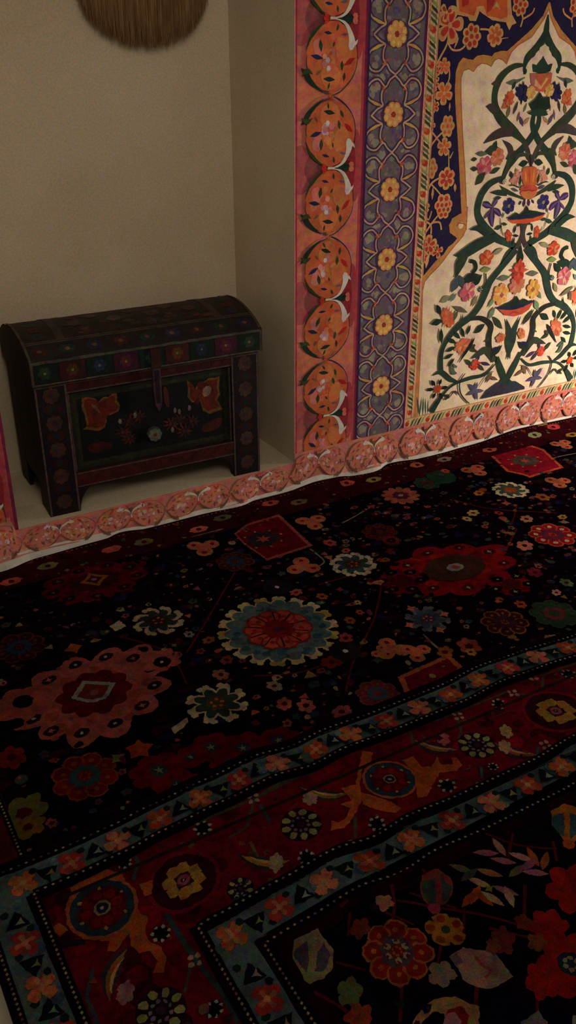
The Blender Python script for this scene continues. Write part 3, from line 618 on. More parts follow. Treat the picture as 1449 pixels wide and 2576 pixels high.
# ================================================================== KNOTTED RUGS
FA = lambda x, y: fl(x, y, .001)
BLK, DRD, RDW, PNK, SAL = hx('120811'), hx('4a1016'), hx('86161c'), hx('bf5648'), hx('c46a50')
TEAL, CRM, WOR, WYE, WGR, WBL = hx('586a6c'), hx('c3ab82'), hx('c4592a'), hx('b8893c'), hx('4c5a42'), hx('2a3152')
BRN = hx('3c2620')
def wob(a, k): return random.uniform(-a, a)*k
class Rug(Art):
    def snow(s, x, y, r, rim, body, core, n=8, dot=None):
        """scalloped star whose pale outline curls into knobs"""
        s.disc(x, y, r, vary(rim), lobes=n, amp=.34, rot=wob(.3, 1))
        for i in range(n):
            t = 2*pi*i/n+.1
            for q in (-.12, .12): s.disc(x+cos(t+q)*r*.98, y+sin(t+q)*r*.98, r*.15, vary(rim), n=6)
        s.disc(x, y, r*.84, vary(body), lobes=n, amp=.37); s.disc(x, y, r*.42, vary(core), lobes=n, amp=.3)
        for i in range(5): s.disc(x+cos(i*1.26)*r*.2, y+sin(i*1.26)*r*.2, r*.07, dot or WOR, n=5)
    def bloom(s, x, y, r, pet, rim, core, n=8, sy=1):
        for i in range(n):
            t = 2*pi*i/n+.2; a, b = x+cos(t)*r*.68, y+sin(t)*r*.68*sy
            s.disc(a, b, r*.36, vary(rim), n=9); s.disc(a, b, r*.29, vary(pet), n=9); s.disc(a, b, r*.09, vary(rim), n=5)
        s.disc(x, y, r*.5, vary(core), n=12, ry=r*.5*sy, lobes=n, amp=.15); s.disc(x, y, r*.24, vary(pet), n=8)
        for i in range(6): s.disc(x+cos(i*1.05)*r*.13, y+sin(i*1.05)*r*.13, r*.05, rim, n=5)
    def lump(s, x, y, rx, ry, c, c2, core, n=9, dots=None, rot=0, eye=None):
        """big palmette: lobed mass with darker heart and spotted lobes"""
        P = []
        for i in range(n*8):
            t = 2*pi*i/(n*8); k = .80+.2*abs(sin(n*t/2))+.05*sin(3*t+1)+.04*sin(5*t); a, b = rx*k*cos(t), ry*k*sin(t)
            P.append((x+a*cos(rot)-b*sin(rot), y+a*sin(rot)+b*cos(rot)))
        s.poly(P, c)
        for i in range(10):
            t = random.uniform(0, 6.28); a, b = rx*.97*cos(t), ry*.97*sin(t)
            s.rag(x+a*cos(rot)-b*sin(rot), y+a*sin(rot)+b*cos(rot), random.uniform(.008, .02), BLK)
        for i in range(70):
            t, q = random.uniform(0, 6.28), random.uniform(.2, .88)
            a, b = rx*q*cos(t), ry*q*sin(t)
            s.disc(x+a*cos(rot)-b*sin(rot), y+a*sin(rot)+b*cos(rot), random.uniform(.006, .02), vary(random.choice((c, c2, c2, mixc(c, BLK, .3))), .2), n=7)
        for i in range(n):
            t = 2*pi*(i+.5)/n; a, b = rx*.76*cos(t), ry*.76*sin(t); px, py = x+a*cos(rot)-b*sin(rot), y+a*sin(rot)+b*cos(rot)
            s.disc(px, py, .021, vary(eye or BLK, .2), ry=.015, n=9, rot=rot); s.disc(px, py, .005, dots or hx('a0a098'), n=5)
            s.star(px, py, .012, vary(dots or PNK, .2), n=4, inner=.25) if i % 3 == 0 else None
        s.disc(x, y, rx*.46, vary(core), ry=ry*.5, lobes=10, amp=.16, rot=rot)
    def hexa(s, P, rim, body, core):
        cx, cy = sum(p[0] for p in P)/len(P), sum(p[1] for p in P)/len(P)
        sc = lambda k: [(cx+(p[0]-cx)*k, cy+(p[1]-cy)*k) for p in P]
        s.poly(sc(1.0), rim); s.poly(sc(.90), body); s.disc(cx, cy, .058, core, ry=.05, lobes=8, amp=.22)
        for i in range(8): s.disc(cx+cos(i*.785)*.066, cy+sin(i*.785)*.056, .0045, hx('b09a50'), n=5)
        s.star(cx, cy, .026, vary(PNK), n=6, inner=.4)
    def trefoil(s, x, y, r, c, rim, rot=0):
        for i in range(3):
            t = rot+2*pi*i/3; s.disc(x+cos(t)*r*.55, y+sin(t)*r*.55, r*.5, rim, n=10)
        s.disc(x, y, r*.5, rim, n=8)
        for i in range(3):
            t = rot+2*pi*i/3; s.disc(x+cos(t)*r*.55, y+sin(t)*r*.55, r*.42, vary(c), n=10); s.disc(x+cos(t)*r*.62, y+sin(t)*r*.62, r*.15, hx('7a1c1c'), n=7)
        s.disc(x, y, r*.42, vary(c), n=8)
    def scatter(s, n, box, avoid, cols, r0=.006, r1=.018):
        k = 0
        for _ in range(n*6):
            x, y = random.uniform(box[0], box[2]), random.uniform(box[1], box[3])
            if any((x-a)**2+(y-b)**2 < (r+.006)**2 for a, b, r in avoid): continue
            c = vary(random.choice(cols), .25); r = random.uniform(r0, r1); q = random.random()
            if q < .45: s.rag(x, y, r*1.1, c, ry=r*random.uniform(.6, 1)); (s.rag(x+r*.2, y, r*.4, vary(random.choice(cols), .3)) if r > .009 else None)
            elif q < .6: s.star(x, y, r*1.15, c, n=random.choice((3, 4, 5)), inner=.55, rot=random.uniform(0, 3))
            elif q < .8: s.disc(x, y, r, c, ry=r*random.uniform(.5, .9), n=7, rot=random.uniform(0, 3))
            else: s.disc(x, y, r, c, ry=r*.8, lobes=5, amp=.3, rot=random.uniform(0, 2)); s.disc(x, y, r*.4, vary(DRD), n=6)
            k += 1
            if k >= n: break
    def ladder(s, P, c1, c2, step=.0105, w=.0052, under=None):
        """row of pale stitches between two dark lines"""
        if under: s.stroke([(*p, .014) for p in P], under, smooth=False)
        for a, b in zip(P, P[1:]):
            L = math.dist(a, b); n = max(1, int(L/step)); ex, ey = (b[0]-a[0])/L, (b[1]-a[1])/L
            for i in range(n):
                t = (i+.5)/n*L; cx, cy = a[0]+ex*t, a[1]+ey*t; c = vary(random.choice((c1, c1, c2)), .15)
                s.poly([(cx-ex*w*.62-ey*w*.2, cy-ey*w*.62+ex*w*.2), (cx+ex*w*.2-ey*w*.55, cy+ey*w*.2+ex*w*.55), (cx+ex*w*.7+ey*w*.2, cy+ey*w*.7-ex*w*.2), (cx-ex*w*.2+ey*w*.55, cy-ey*w*.2-ex*w*.55)], c, j=0)

def rug_slab(name, P, z0, z1, mat, parent, col):
    """solid edge body of the rug under its patterned pile"""
    n = len(P); V = [(p[0], p[1], z0) for p in P]+[(p[0], p[1], z1) for p in P]
    Fc = [(i, (i+1) % n, n+(i+1) % n, n+i) for i in range(n)]
    T = tessellate_polygon([[Vector((p[0], p[1], 0)) for p in P]])
    Fc += [tuple(n+i for i in t) for t in T]
    o = mesh_obj(name, V, Fc, mat, parent)
    ca = o.data.color_attributes.new('dye', 'FLOAT_COLOR', 'POINT'); ca.data.foreach_set('color', [*col, 1]*len(V))
    return o

# ---------------------------------------------------------------- far rug against the wall
rugA = empty('knotted_rug', (1.8, -.6, -.02))
tag(rugA, 'dark floral wool rug along the wall, with a large pale-rimmed teal rosette', 'rug')
fA = lambda x, y, h: (x-1.8, y+.6, .02+h)
AX0, AX1, AY0 = .072, 3.45, -1.24
edgeA = [(x, -.012+.006*sin(x*9)) for x in [AX0+i*(AX1-AX0)/60 for i in range(61)]]
rug_slab('backing', [(AX0, AY0), (AX1, AY0)]+edgeA[::-1], .0, .018, M_WOOL, rugA, hx('2a0c10'))
# border band running beside the wall and down the left end
A = Rug((AX0, AY0, AX1, -.006), step=.00004, jit=.0015)
A.poly([(AX0, -.155), (AX1, -.155), (AX1, -.006), (AX0, -.006)], hx('3b0f16'))
A.poly([(AX0, AY0), (.20, AY0), (.20, -.1), (AX0, -.1)], hx('501412'))
for x in [AX0+.03+i*.062 for i in range(55)]: A.star(x, -.03+wob(.004, 1), .014, vary(random.choice((hx('5c1a1c'), hx('2c2038'), hx('6b3420'))), .2), n=4, inner=.5)
ov = ((1050, 1170, SAL), (940, 1206, hx('8f8350')), (872, 1217, PNK), (752, 1262, hx('6d6848')), (680, 1265, PNK), (560, 1302, hx('6d6848')), (500, 1331, SAL), (362, 1363, hx('6d6a40')), (280, 1381, PNK), (120, 1423, hx('7a7448')), (28, 1462, PNK),
      (1118, 1155, hx('9a8a80')), (1232, 1131, SAL), (1345, 1097, hx('93a070')), (1392, 1078, hx('c84848')), (1440, 1093, WYE), (1360, 1073, WYE))
for x, y, c in ov: p = FA(x, y); A.disc(*p, .034, vary(c), ry=.021, lobes=6, amp=.12); A.disc(*p, .010, vary(DRD), n=6)
for i in range(9): A.disc(3.0+i*.09, -.08, .03, vary((SAL, hx('93a070'))[i % 2]), ry=.02, lobes=6, amp=.12)
A.scatter(150, (AX0, -.15, AX1, -.045), [(*FA(x, y), .045) for x, y, c in ov], (hx('7a2a20'), hx('2f3040'), hx('8a6a3a'), hx('5a1a1e'), hx('3c4a3a')), .004, .009)
A.ladder([(x, -.022) for x in (AX0, AX1)], hx('8a7a70'), hx('5a4048'), step=.016, w=.006)
A.scatter(26, (AX0, AY0, .17, -.16), [], (WOR, hx('8a2a1c'), WBL, WYE), .008, .02)
A.ladder([(.192, -1.19), (.192, -.16)], hx('b9a468'), hx('7a6a48'), under=BLK)
def fAe(x, y, h):   # the edge rides up a little where the hem lifts
    k = max(0, 1+y/.11); return (x-1.8, y+.6, .02+h+max(0, interp(x, 1))*k*k*(3-2*k))
A.build('border', M_WOOL, rugA, fAe, .0002, dice=(.04, .02))

# field
A = Rug((.20, AY0, AX1, -.135), step=.00004, jit=.0017)
grid_base(A, .20, AY0, AX1, -.135, BLK, 1, 1)
for i in range(900):
    A.rag(random.uniform(.2, 3.4), random.uniform(-1.2, -.15), random.uniform(.012, .035), vary(random.choice((hx('150a1c'), hx('20100f'), hx('1a0a1e'), hx('260d12'), hx('0e0c1c'), hx('141d1a'), hx('2c1014'), hx('1c1838'))), .25), ry=random.uniform(.01, .02))
M = []   # keep-clear list
def at(x, y, r): p = FA(x, y); M.append((p[0], p[1], r)); return p
# vines
for P in (((590, 1440), (520, 1560), (470, 1640)), ((960, 1470), (940, 1560), (890, 1660), (870, 1740)), ((1300, 1270), (1290, 1310), (1270, 1350)), ((800, 1470), (900, 1440), (960, 1400)), ((300, 1600), (420, 1640), (470, 1720)), ((640, 1700), (760, 1690), (860, 1650)), ((1190, 1500), (1250, 1420), (1300, 1330)), ((430, 1330), (560, 1300)), ((1150, 1260), (1240, 1280), (1400, 1290))):
    A.stroke([FA(*p) for p in P], vary(hx('5c1720')), w=.006)
for P in (((860, 1315), (890, 1300), (940, 1270)), ((1065, 1595), (1090, 1620), (1130, 1650)), ((480, 1350), (520, 1340), (560, 1330)), ((1360, 1170), (1400, 1150), (1449, 1140)), ((780, 1380), (815, 1410), (800, 1425))):
    A.stroke([FA(*p) for p in P], hx('86786a'), w=.006)
x, y = at(700, 1583, .165); r = .158
A.disc(x, y, r, CRM, lobes=18, amp=.13)
for i in range(18):
    t = 2*pi*i/18
    for q in (-.06, .06): A.disc(x+cos(t+q)*r*.99, y+sin(t+q)*r*.99, .0125, vary(CRM if i % 4 else hx('b09a50')), n=7)
A.disc(x, y, r*.945, TEAL, lobes=18, amp=.14)
for i in range(60): t, q_ = random.uniform(0, 6.28), random.uniform(.55, .82); A.rag(x+cos(t)*r*q_, y+sin(t)*r*q_, .014, vary(random.choice((TEAL, hx('35505c'), hx('44605c'))), .12))
for i in range(18):
    t = 2*pi*(i+.5)/18; A.disc(x+cos(t)*r*.985, y+sin(t)*r*.985, .0085, BLK, n=7)
A.bloom(x, y, .095, hx('b44a3c'), hx('8a2620'), hx('7c1c1a'), n=10)
for i in range(10): t = 2*pi*i/10; A.stroke([(x+cos(t)*.04, y+sin(t)*.04, .003), (x+cos(t)*.085, y+sin(t)*.085, .005)], hx('3a1420'))
A.disc(x, y, .034, hx('7a1a1c'), lobes=6, amp=.2); A.disc(x, y, .014, hx('5a2440'), n=7)
for px, py, r, rim, body, core in ((398, 1561, .066, hx('b09c7c'), hx('30383a'), BRN), (546, 1768, .070, hx('c0aa88'), hx('2c3a34'), hx('4a4020')), (888, 1419, .066, hx('b9ad90'), hx('38464a'), hx('4a3420')),
                                   (1284, 1232, .060, hx('d6c8a0'), hx('4a5650'), hx('a04a28')), (1076, 1556, .058, hx('5c5a66'), hx('3c4656'), hx('3a2a44'))):
    A.snow(*at(px, py, r+.012), r, rim, body, core)
for px, py in ((1033, 1530), (1118, 1545), (1108, 1585), (1030, 1572)): A.star(*at(px, py, .015), .017, vary(SAL), n=4, inner=.5)
x, y = at(1145, 1428, .19)
A.lump(x, y, .215, .15, hx('86141c'), hx('9c2018'), hx('4a2a28'), n=9, dots=hx('a89c84'), rot=-.1, eye=hx('4a1018'))
at(1290, 1470, .07); A.lump(*FA(1285, 1470), .075, .055, hx('8c161c'), hx('7a1420'), hx('4c1418'), n=5, dots=hx('a89c54')); at(1010, 1470, .06); A.lump(*FA(1010, 1462), .08, .07, hx('701620'), hx('5c1424'), hx('4a0f1a'), n=6, dots=hx('8a3a48'))
A.disc(x, y, .105, hx('482c22'), ry=.072, lobes=12, amp=.08); A.disc(x, y, .03, hx('8e8c80'), ry=.022, n=10); A.disc(x, y, .013, hx('9a4a48'), n=7)
x, y = at(238, 1742, .22)
A.lump(x, y, .215, .175, hx('a4504a'), hx('9a4634'), hx('5c1414'), n=12, rot=.35, eye=hx('28141c'))
at(400, 1690, .07); A.disc(*FA(405, 1660), .06, hx('a04c44'), ry=.05, lobes=7, amp=.2); A.disc(*FA(408, 1665), .024, BLK, n=9); A.disc(*FA(408, 1665), .006, CRM, n=5)
at(60, 1790, .08); A.disc(*FA(60, 1770), .08, hx('994840'), ry=.07, lobes=7, amp=.2); A.disc(*FA(58, 1765), .026, BLK, n=9); A.disc(*FA(40, 1820), .02, BLK, n=9)
P = [FA(*p) for p in ((178, 1758), (208, 1712), (292, 1717), (268, 1757), (232, 1768))]
A.poly(P, hx('8f8484')); cx_, cy_ = sum(p[0] for p in P)/5, sum(p[1] for p in P)/5
A.poly([(cx_+(p[0]-cx_)*.72, cy_+(p[1]-cy_)*.72) for p in P], hx('6a2c24')); A.disc(cx_, cy_, .012, hx('8a4a50'), n=7)
x, y = at(240, 1462, .17); A.lump(x, y, .17, .11, hx('5c1018'), hx('6c1430'), hx('3a1614'), n=9, dots=hx('5a4440'), eye=hx('2a0c18'))
A.star(x, y+.012, .045, hx('8c5024'), n=4, inner=.62); A.star(x, y+.012, .028, hx('3c1418'), n=4, inner=.6); A.disc(x, y+.012, .009, hx('8a5a5a'), n=6)
A.hexa([at(*p, .03) for p in ((588, 1342), (620, 1318), (702, 1293), (787, 1372), (672, 1410), (650, 1393), (615, 1370))], hx('a24a44'), hx('6e121c'), hx('352a34')); at(690, 1352, .085)
A.hexa([at(*p, .03) for p in ((1230, 1142), (1285, 1124), (1338, 1120), (1368, 1130), (1418, 1176), (1333, 1201), (1318, 1195), (1275, 1186))], hx('d2583a'), hx('93182a'), hx('584a40')); at(1320, 1158, .08)
A.poly([at(*p, .03) for p in ((1000, 1702), (1128, 1645), (1165, 1678), (1175, 1720), (1040, 1790))], hx('b4583c')); A.poly([FA(*p) for p in ((1018, 1704), (1126, 1656), (1150, 1680), (1150, 1715), (1045, 1775))], hx('6c1222'))
A.disc(*FA(1088, 1700), .01, hx('8a7a48'), n=6)
for px, py, r, rot in ((512, 1376, .055, .2), (785, 1312, .055, 2.4), (762, 1424, .055, 1.2), (985, 1632, .05, 1.4), (1048, 1640, .042, 0), (1195, 1182, .052, .5), (1405, 1212, .05, 2), (1415, 1117, .048, .4), (960, 1640, .03, 1)):
    A.trefoil(*at(px, py, r), r, hx('c4644a'), hx('a8784a'), rot)
x, y = at(1008, 1246, .07); A.petals(x, y, .07, hx('a85a48'), n=12, w=.026); A.disc(x, y, .032, hx('5c2438'), lobes=8, amp=.2); A.disc(x, y, .010, hx('a08878'), n=6)
for px, py, r, pet, rim, core in ((1390, 1345, .078, hx('a81c24'), hx('c05838'), hx('6c2c48')), (214, 1952, .074, hx('6c1418'), hx('7c3a1c'), hx('2f4448')), (950, 1745, .055, hx('6c2430'), hx('6a4034'), hx('34475c')),
                                  (592, 1412, .06, hx('3c1a1c'), hx('5c3420'), hx('2a3450')), (955, 1338, .058, hx('4a1616'), hx('5c2a1c'), hx('2c1c1c')), (1270, 1565, .066, hx('3c1a1c'), hx('8a4a20'), hx('3c2030')),
                                  (48, 1628, .07, hx('30161c'), hx('5c2420'), hx('26384a')), (1075, 1215, .05, hx('24382c'), hx('33503c'), hx('5c3430')), (1395, 1543, .07, hx('2f4434'), hx('3c4a36'), hx('6a3434')), (985, 1420-60, .03, hx('5c1c1c'), hx('7a3020'), BLK)):
    A.bloom(*at(px, py, r), r, pet, rim, core)
x, y = FA(1390, 1345)
for i in range(8): A.disc(x+cos(i*.785+.2)*.054, y+sin(i*.785+.2)*.054, .009, hx('dcbc9c'), n=6)
A.disc(*FA(1110, 1200), .055, hx('26402f'), ry=.06, n=11); at(1110, 1200, .05); A.disc(*FA(1110, 1195), .012, hx('5c3a48'), n=6)
for px, py, r in ((400, 1938, .07), (445, 1975, .055), (530, 1880, .06), (610, 1882, .065), (700, 1862, .055), (580, 1920, .05), (480, 1905, .045)):
    x, y = at(px, py, r); A.disc(x, y, r, vary(hx('651019'), .12), ry=r*.8, lobes=7, amp=.16); A.disc(x, y, r*.3, hx('30343c'), n=8); A.star(x, y, r*.2, hx('84786c'), n=5, inner=.3)
A.star(*at(350, 1885, .03), .035, hx('9c3a1c'), n=5, inner=.6); A.star(*at(185, 1630, .02), .026, hx('a04a24'), n=4, inner=.6)
A.poly([at(*p, .01) for p in ((430, 1832), (470, 1805), (475, 1812), (460, 1832), (440, 1845))], hx('b09c7c')); A.poly([at(*p, .01) for p in ((275, 1575), (300, 1560), (318, 1575), (290, 1588))], hx('b0a080'))
for px, py, r, c in ((1320, 1372, .035, hx('c87464')), (1325, 1305, .028, hx('c08a68')), (1365, 1250, .032, hx('9c5a30')), (1190, 1290, .026, hx('b8a060')), (1175, 1305, .02, hx('b8a060')), (1205, 1240, .024, hx('b86c34')), (1255, 1290, .018, hx('b84438')), (1415, 1300, .02, WYE),
                    (830, 1365, .026, hx('b04a44')), (715, 1770, .026, hx('a8544a')), (770, 1775, .028, hx('a8544a')), (690, 1725, .024, hx('8a7a60')), (860, 1790, .03, hx('8a4048')), (835, 1665, .034, hx('6c2418')), (745, 1490, .022, hx('a85c48')), (810, 1500, .02, hx('9c5028')),
                    (525, 1610, .02, hx('9a5424')), (475, 1595, .018, hx('8c7c70')), (570, 1660, .022, hx('8a3c30')), (555, 1697, .026, hx('8c5a44')), (880, 1560, .02, hx('8a4a24')), (900, 1515, .014, hx('b09858')), (870, 1605, .026, hx('8a4038')), (905, 1540, .014, hx('b85030')),
                    (1180, 1625, .040, hx('a04438')), (1185, 1640, .018, hx('b08028')), (1120, 1640, .028, hx('9c5028')), (1345, 1440, .03, hx('7c2434')), (1425, 1465, .025, hx('5a7048')), (1400, 1490, .018, hx('cf9a8a')), (1310, 1520, .022, hx('b04c3c')), (30, 1905, .042, hx('7c2420')), (60, 2045, .06, hx('5c5a30')), (70, 2080, .04, hx('7a5a20')), (1120, 1185, .02, hx('b8503c')), (870, 1385, .018, hx('a04c48'))):
    x, y = at(px, py, r); A.disc(x, y, r, vary(c), ry=r*.8, lobes=6, amp=.25, rot=random.uniform(0, 2)); A.disc(x, y, r*.3, vary(DRD, .3), n=6)
for px, py in ((697, 1477), (868, 1638)): A.disc(*at(px, py, .045), .045, hx('241a1e'), n=11); A.disc(*FA(px, py), .008, hx('bdb4a8'), n=6)
# beyond the right edge of the picture the same repeats go on
for x, y, r in ((2.55, -.75, .1), (2.95, -.45, .09), (2.35, -1.0, .07), (3.2, -.8, .1), (2.75, -1.05, .06)): M.append((x, y, r)); A.bloom(x, y, r, hx('8c1c20'), hx('b05838'), hx('3f5a60'))
pal = (hx('8c4038'), hx('a0502c'), hx('7c6a3c'), hx('38483a'), hx('2c3850'), hx('5c1a22'), hx('6c3a4c'), hx('a85a4c'), hx('3c2034'), hx('4a2018'), hx('8c7a60'), hx('2c3c40'), hx('461820'), hx('30141c'), hx('2c1624'))
A.scatter(1150, (.21, -1.2, 3.4, -.16), M, pal, .005, .017)
A.scatter(500, (.21, -1.2, 3.4, -.16), M, pal[:9], .003, .007)
A.build('field', M_WOOL, rugA, fA, .0002)

# ---------------------------------------------------------------- near rug overlapping it
ZB = .005
WP = [(-.2, -1.184), (.145, -1.184), (.27, -1.183), (.37, -1.177), (.46, -1.165), (.6, -1.154), (.73, -1.143), (.82, -1.156), (.91, -1.146), (1.05, -1.153), (1.25, -1.153), (1.39, -1.140), (1.51, -1.146), (1.72, -1.165), (2.0, -1.15), (2.4, -1.165), (4, -1.16)]
def wv(x):
    for a, b_ in zip(WP, WP[1:]):
        if x <= b_[0]:
            t = (x-a[0])/(b_[0]-a[0]); t = t*t*(3-2*t); return a[1]*(1-t)+b_[1]*t+1.16
    return 0
def FB(x, y): p = fl(x, y, ZB); return (p[0], p[1]-wv(p[0]))
rugB = empty('knotted_rug', (1.6, -1.7, -.02))
tag(rugB, 'red-bordered wool rug in the foreground with teal star stripes and stitched lines', 'rug')
fB = lambda x, y, h: (x-1.6, y+1.7, .02+h)
BX0, BX1, BY0, BY1 = .082, 3.4, -3.1, -1.150
wpB = lambda p: (p[0], p[1]+wv(p[0]))
top = [(x, BY1+wv(x)) for x in [BX0+i*(BX1-BX0)/120 for i in range(121)]]
rug_slab('backing', [(BX0, BY0), (BX1, BY0)]+top[::-1], .0, .02+ZB-.0008, M_WOOL, rugB, hx('1c0a10'))
def zoneB(name, rect, base):
    A = Rug(rect, step=.00004, jit=.0015, warp=wpB)
    nx = max(1, int((rect[2]-rect[0])/.03)); grid_base(A, *rect, base, nx, 1); return A
XS = [BX0+.01+i*.03 for i in range(112)]
hl = lambda y, x0=BX0, x1=BX1: [(x0+i*.03, y) for i in range(int((x1-x0)/.03)+1)]
vlP = lambda x, y0, y1: [(x, y0), (x, y1)]
def guard(A, along, n, p0, sp, w, flip=False):
    """teal stripe with alternate stars and dark leaf darts"""
    for i in range(n):
        s_ = p0+i*sp; m = (lambda a, b: (s_+a, w+b)) if along == 'x' else (lambda a, b: (w+b, s_+a))
        for k in range(4): A.disc(*m(random.uniform(-.04, .04), random.uniform(-.02, .02)), random.uniform(.008, .014), vary(random.choice((hx('4c6268'), hx('40536a'), hx('50655a'), hx('657a7c'))), .15), n=7)
        col = (hx('c4683c'), hx('a83c34'), hx('c8705c'), hx('b04a2c'))[i % 4]
        x, y = m(0, 0); A.star(x, y, .029, vary(hx('a03a2c'), .15), n=6, inner=.45, rot=.2); A.petals(x, y, .030, vary(col, .15), n=4, w=.024, rot=.6+wob(.4, 1), r0=0); A.petals(x, y, .020, vary(mixc(col, hx('d09070'), .4), .15), n=4, w=.010, rot=.2, r0=0); A.disc(x, y, .007, hx('d08a5c'), n=6)
        x, y = m(sp*.5, 0); A.star(x, y, .026, vary(hx('161a26'), .2), n=3, inner=.55, rot=.4+(i % 2)*pi); A.star(x+.006, y-.002, .011, vary((hx('8f8a44'), hx('8c9488'))[i % 2]), n=3, inner=.35, rot=1.2)
        x, y = m(sp*.25, .018); A.disc(x, y, .008, hx('1c2a2e'), n=6)
        x, y = m(sp*.75, -.018); A.disc(x, y, .008, hx('1c2a2e'), n=6)
GX, GY = .097, -1.1715        # outer stitch lines
# outer guard stripe (L shaped: along the top, down the left end)
A = zoneB('outer', (BX0, BY0, BX1, BY1), hx('1a0d16'))
YI = -1.262
A.poly([(GX, -1.182)]+[(BX0+i*.03, -1.182) for i in range(2, 112)]+[(BX1, YI+.010)]+[(BX1-i*.03, YI+.010) for i in range(0, 108)]+[(.172, YI+.010), (.172, BY0), (GX+.010, BY0)][:3], TEAL)
guard(A, 'x', 34, .175, .0975, -1.2175); guard(A, 'y', 18, -3.05, .1, .142)
A.ladder(hl(GY), hx('b0a090'), hx('6c4a5c'), under=hx('12090f')); A.ladder(hl(YI, .185), hx('bda88c'), hx('94586c'), under=hx('12090f'))
A.ladder(vlP(GX, BY0, GY), hx('a89060'), hx('7c4a4c'), under=hx('12090f')); A.ladder(vlP(.185, BY0, YI), hx('b89868'), hx('8c5a50'), under=hx('12090f'))
A.build('guard_stripe', M_WOOL, rugB, fB, ZB)

# main red border
MX, MY = .195, -1.273; IX, IY = .408, -1.487
A = zoneB('main', (MX, BY0, BX1, MY), hx('701220'))
for i in range(260):
    A.disc(random.uniform(MX, BX1), random.uniform(-1.55, MY), random.uniform(.012, .03), vary(random.choice((hx('6c1020'), hx('8a1622'), hx('621026'), hx('7a1818'), hx('4c1020'))), .15), n=8)
for i in range(120):
    A.disc(random.uniform(MX, .45), random.uniform(BY0, MY), random.uniform(.012, .03), vary(random.choice((hx('5c0c18'), hx('7a121c'), hx('540c20'), hx('3c0c18'))), .15), n=8)
OL, OLB = hx('4e4a3a'), hx('3d4c52')
# stem running along the border edges with small knots
def stem(P, c=OL, w=.007): A.stroke([FB(*p) for p in P], c, w=w, smooth=False)
stem(((500, 2070), (640, 2010), (760, 1952), (790, 1945))); stem(((640, 2010), (622, 2080), (575, 2110))); stem(((655, 2025), (680, 2070)), OLB); stem(((630, 2120), (650, 2160)), hx('6a5a2c'))
stem(((690, 2230), (720, 2215), (860, 2150), (895, 2135)), OLB); stem(((895, 2120), (893, 2060), (880, 2040))); stem(((905, 2125), (1000, 2080), (1110, 2030), (1200, 1990), (1215, 1975)), OLB, .008)
stem(((1210, 1970), (1120, 1955), (1090, 1945)), hx('6a2c30'), .004); stem(((1215, 1975), (1345, 1920), (1355, 1880)), OLB); stem(((1150, 1805), (1160, 1840), (1155, 1860))); stem(((1030, 1840), (1045, 1825), (1100, 1812), (1280, 1740))); stem(((1030, 1835), (1040, 1880)), OL); stem(((1365, 1730), (1366, 1700), (1449, 1670)))
stem(((330, 2145), (348, 2170), (335, 2215)), OLB, .008); stem(((418, 2300), (460, 2370), (490, 2410), (560, 2500), (600, 2576)), hx('37454a'), .010); stem(((235, 2440), (218, 2510), (240, 2560), (250, 2600)), OLB, .008); stem(((480, 2430), (465, 2500)), OL, .006); stem(((975, 2090), (945, 2050)), OL, .005)
stem(((1210, 1930), (1212, 1960)), OLB, .006); stem(((1130, 1800), (1220, 1815), (1280, 1790)), hx('6a2c30'), .004); stem(((1290, 1745), (1330, 1750)), OL, .005); stem(((215, 2370), (130, 2380)), hx('2c1c30'), .012); stem(((1080, 1600+270), (1060, 1850)), OL, .005)
for px, py in ((638, 2010), (896, 2125), (1212, 1978), (1153, 1803), (1372, 1875), (1290, 1745), (490, 2418), (1340, 1785-80)):
    x, y = FB(px, py)
    for i in range(4): A.disc(x+cos(i*1.57+.5)*.010, y+sin(i*1.57+.5)*.010, .006, vary(hx('b0887c'), .15), n=6)
def ring(px, py, r, n=9):
    x, y = FB(px, py); A.disc(x, y, r*1.05, hx('2a1420'), n=14)
    for i in range(n): t = 2*pi*i/n+.2; A.disc(x+cos(t)*r*.78, y+sin(t)*r*.78, r*.24, vary(hx('988f5c'), .18), n=7, ry=r*.19, rot=t)
    for i in range(n): t = 2*pi*i/n; A.disc(x+cos(t)*r*.42, y+sin(t)*r*.42, r*.10, vary(hx('7c6a78'), .2), n=5)
    A.disc(x, y, r*.2, hx('402438'), n=8)
for px, py in ((1200, 1876), (756, 2075), (405, 2545)): ring(px, py, .042)
ring(605, 2238, .026, 7)
for px, py, r in ((510, 2085, .019), (990, 2095-120, .02), (1125, 1978, .02), (948, 2074, .019), (1254, 1772, .018), (1430, 1697, .019), (312, 2172, .016), (405, 2350, .018), (985, 1845+220, .0), (770, 2160-2, .018), (1240, 1870+60, .012), (120+420, 2540, .016)):
    if r:
        x, y = FB(px, py); A.disc(x, y, r*.9, hx('161018'), n=9)
        for i in range(7): t = i*.9; A.disc(x+cos(t)*r*.85, y+sin(t)*r*.85, r*.22, vary(hx('a8a494'), .15), n=5)
def badge(px, py, r, ry):
    x, y = FB(px, py); A.disc(x, y, r*1.8, hx('7c1a24'), ry=ry*1.7, n=18); A.disc(x, y, r*1.6, hx('3a121c'), ry=ry*1.5, n=18)
    for i in range(8):
        t = 2*pi*i/8+.39; a, b = x+cos(t)*r*.72, y+sin(t)*ry*.72
        w_ = r*.30; A.poly([(a-w_, b-w_*.7), (a-w_*.2, b-w_), (a+w_, b-w_*.8), (a+w_*.9, b+w_*.8), (a, b+w_), (a-w_*.9, b+w_*.7)], vary(hx('b4843c'), .12))
    A.disc(x, y, r*.46, hx('6c2028'), n=4, ry=ry*.46, rot=.4); A.disc(x, y, r*.3, hx('9a5460'), n=8); A.disc(x, y, r*.14, hx('2c2438'), n=7); A.disc(x, y, r*.05, CRM, n=5)
badge(462, 2216, .042, .041); badge(1398, 1790, .047, .045); 
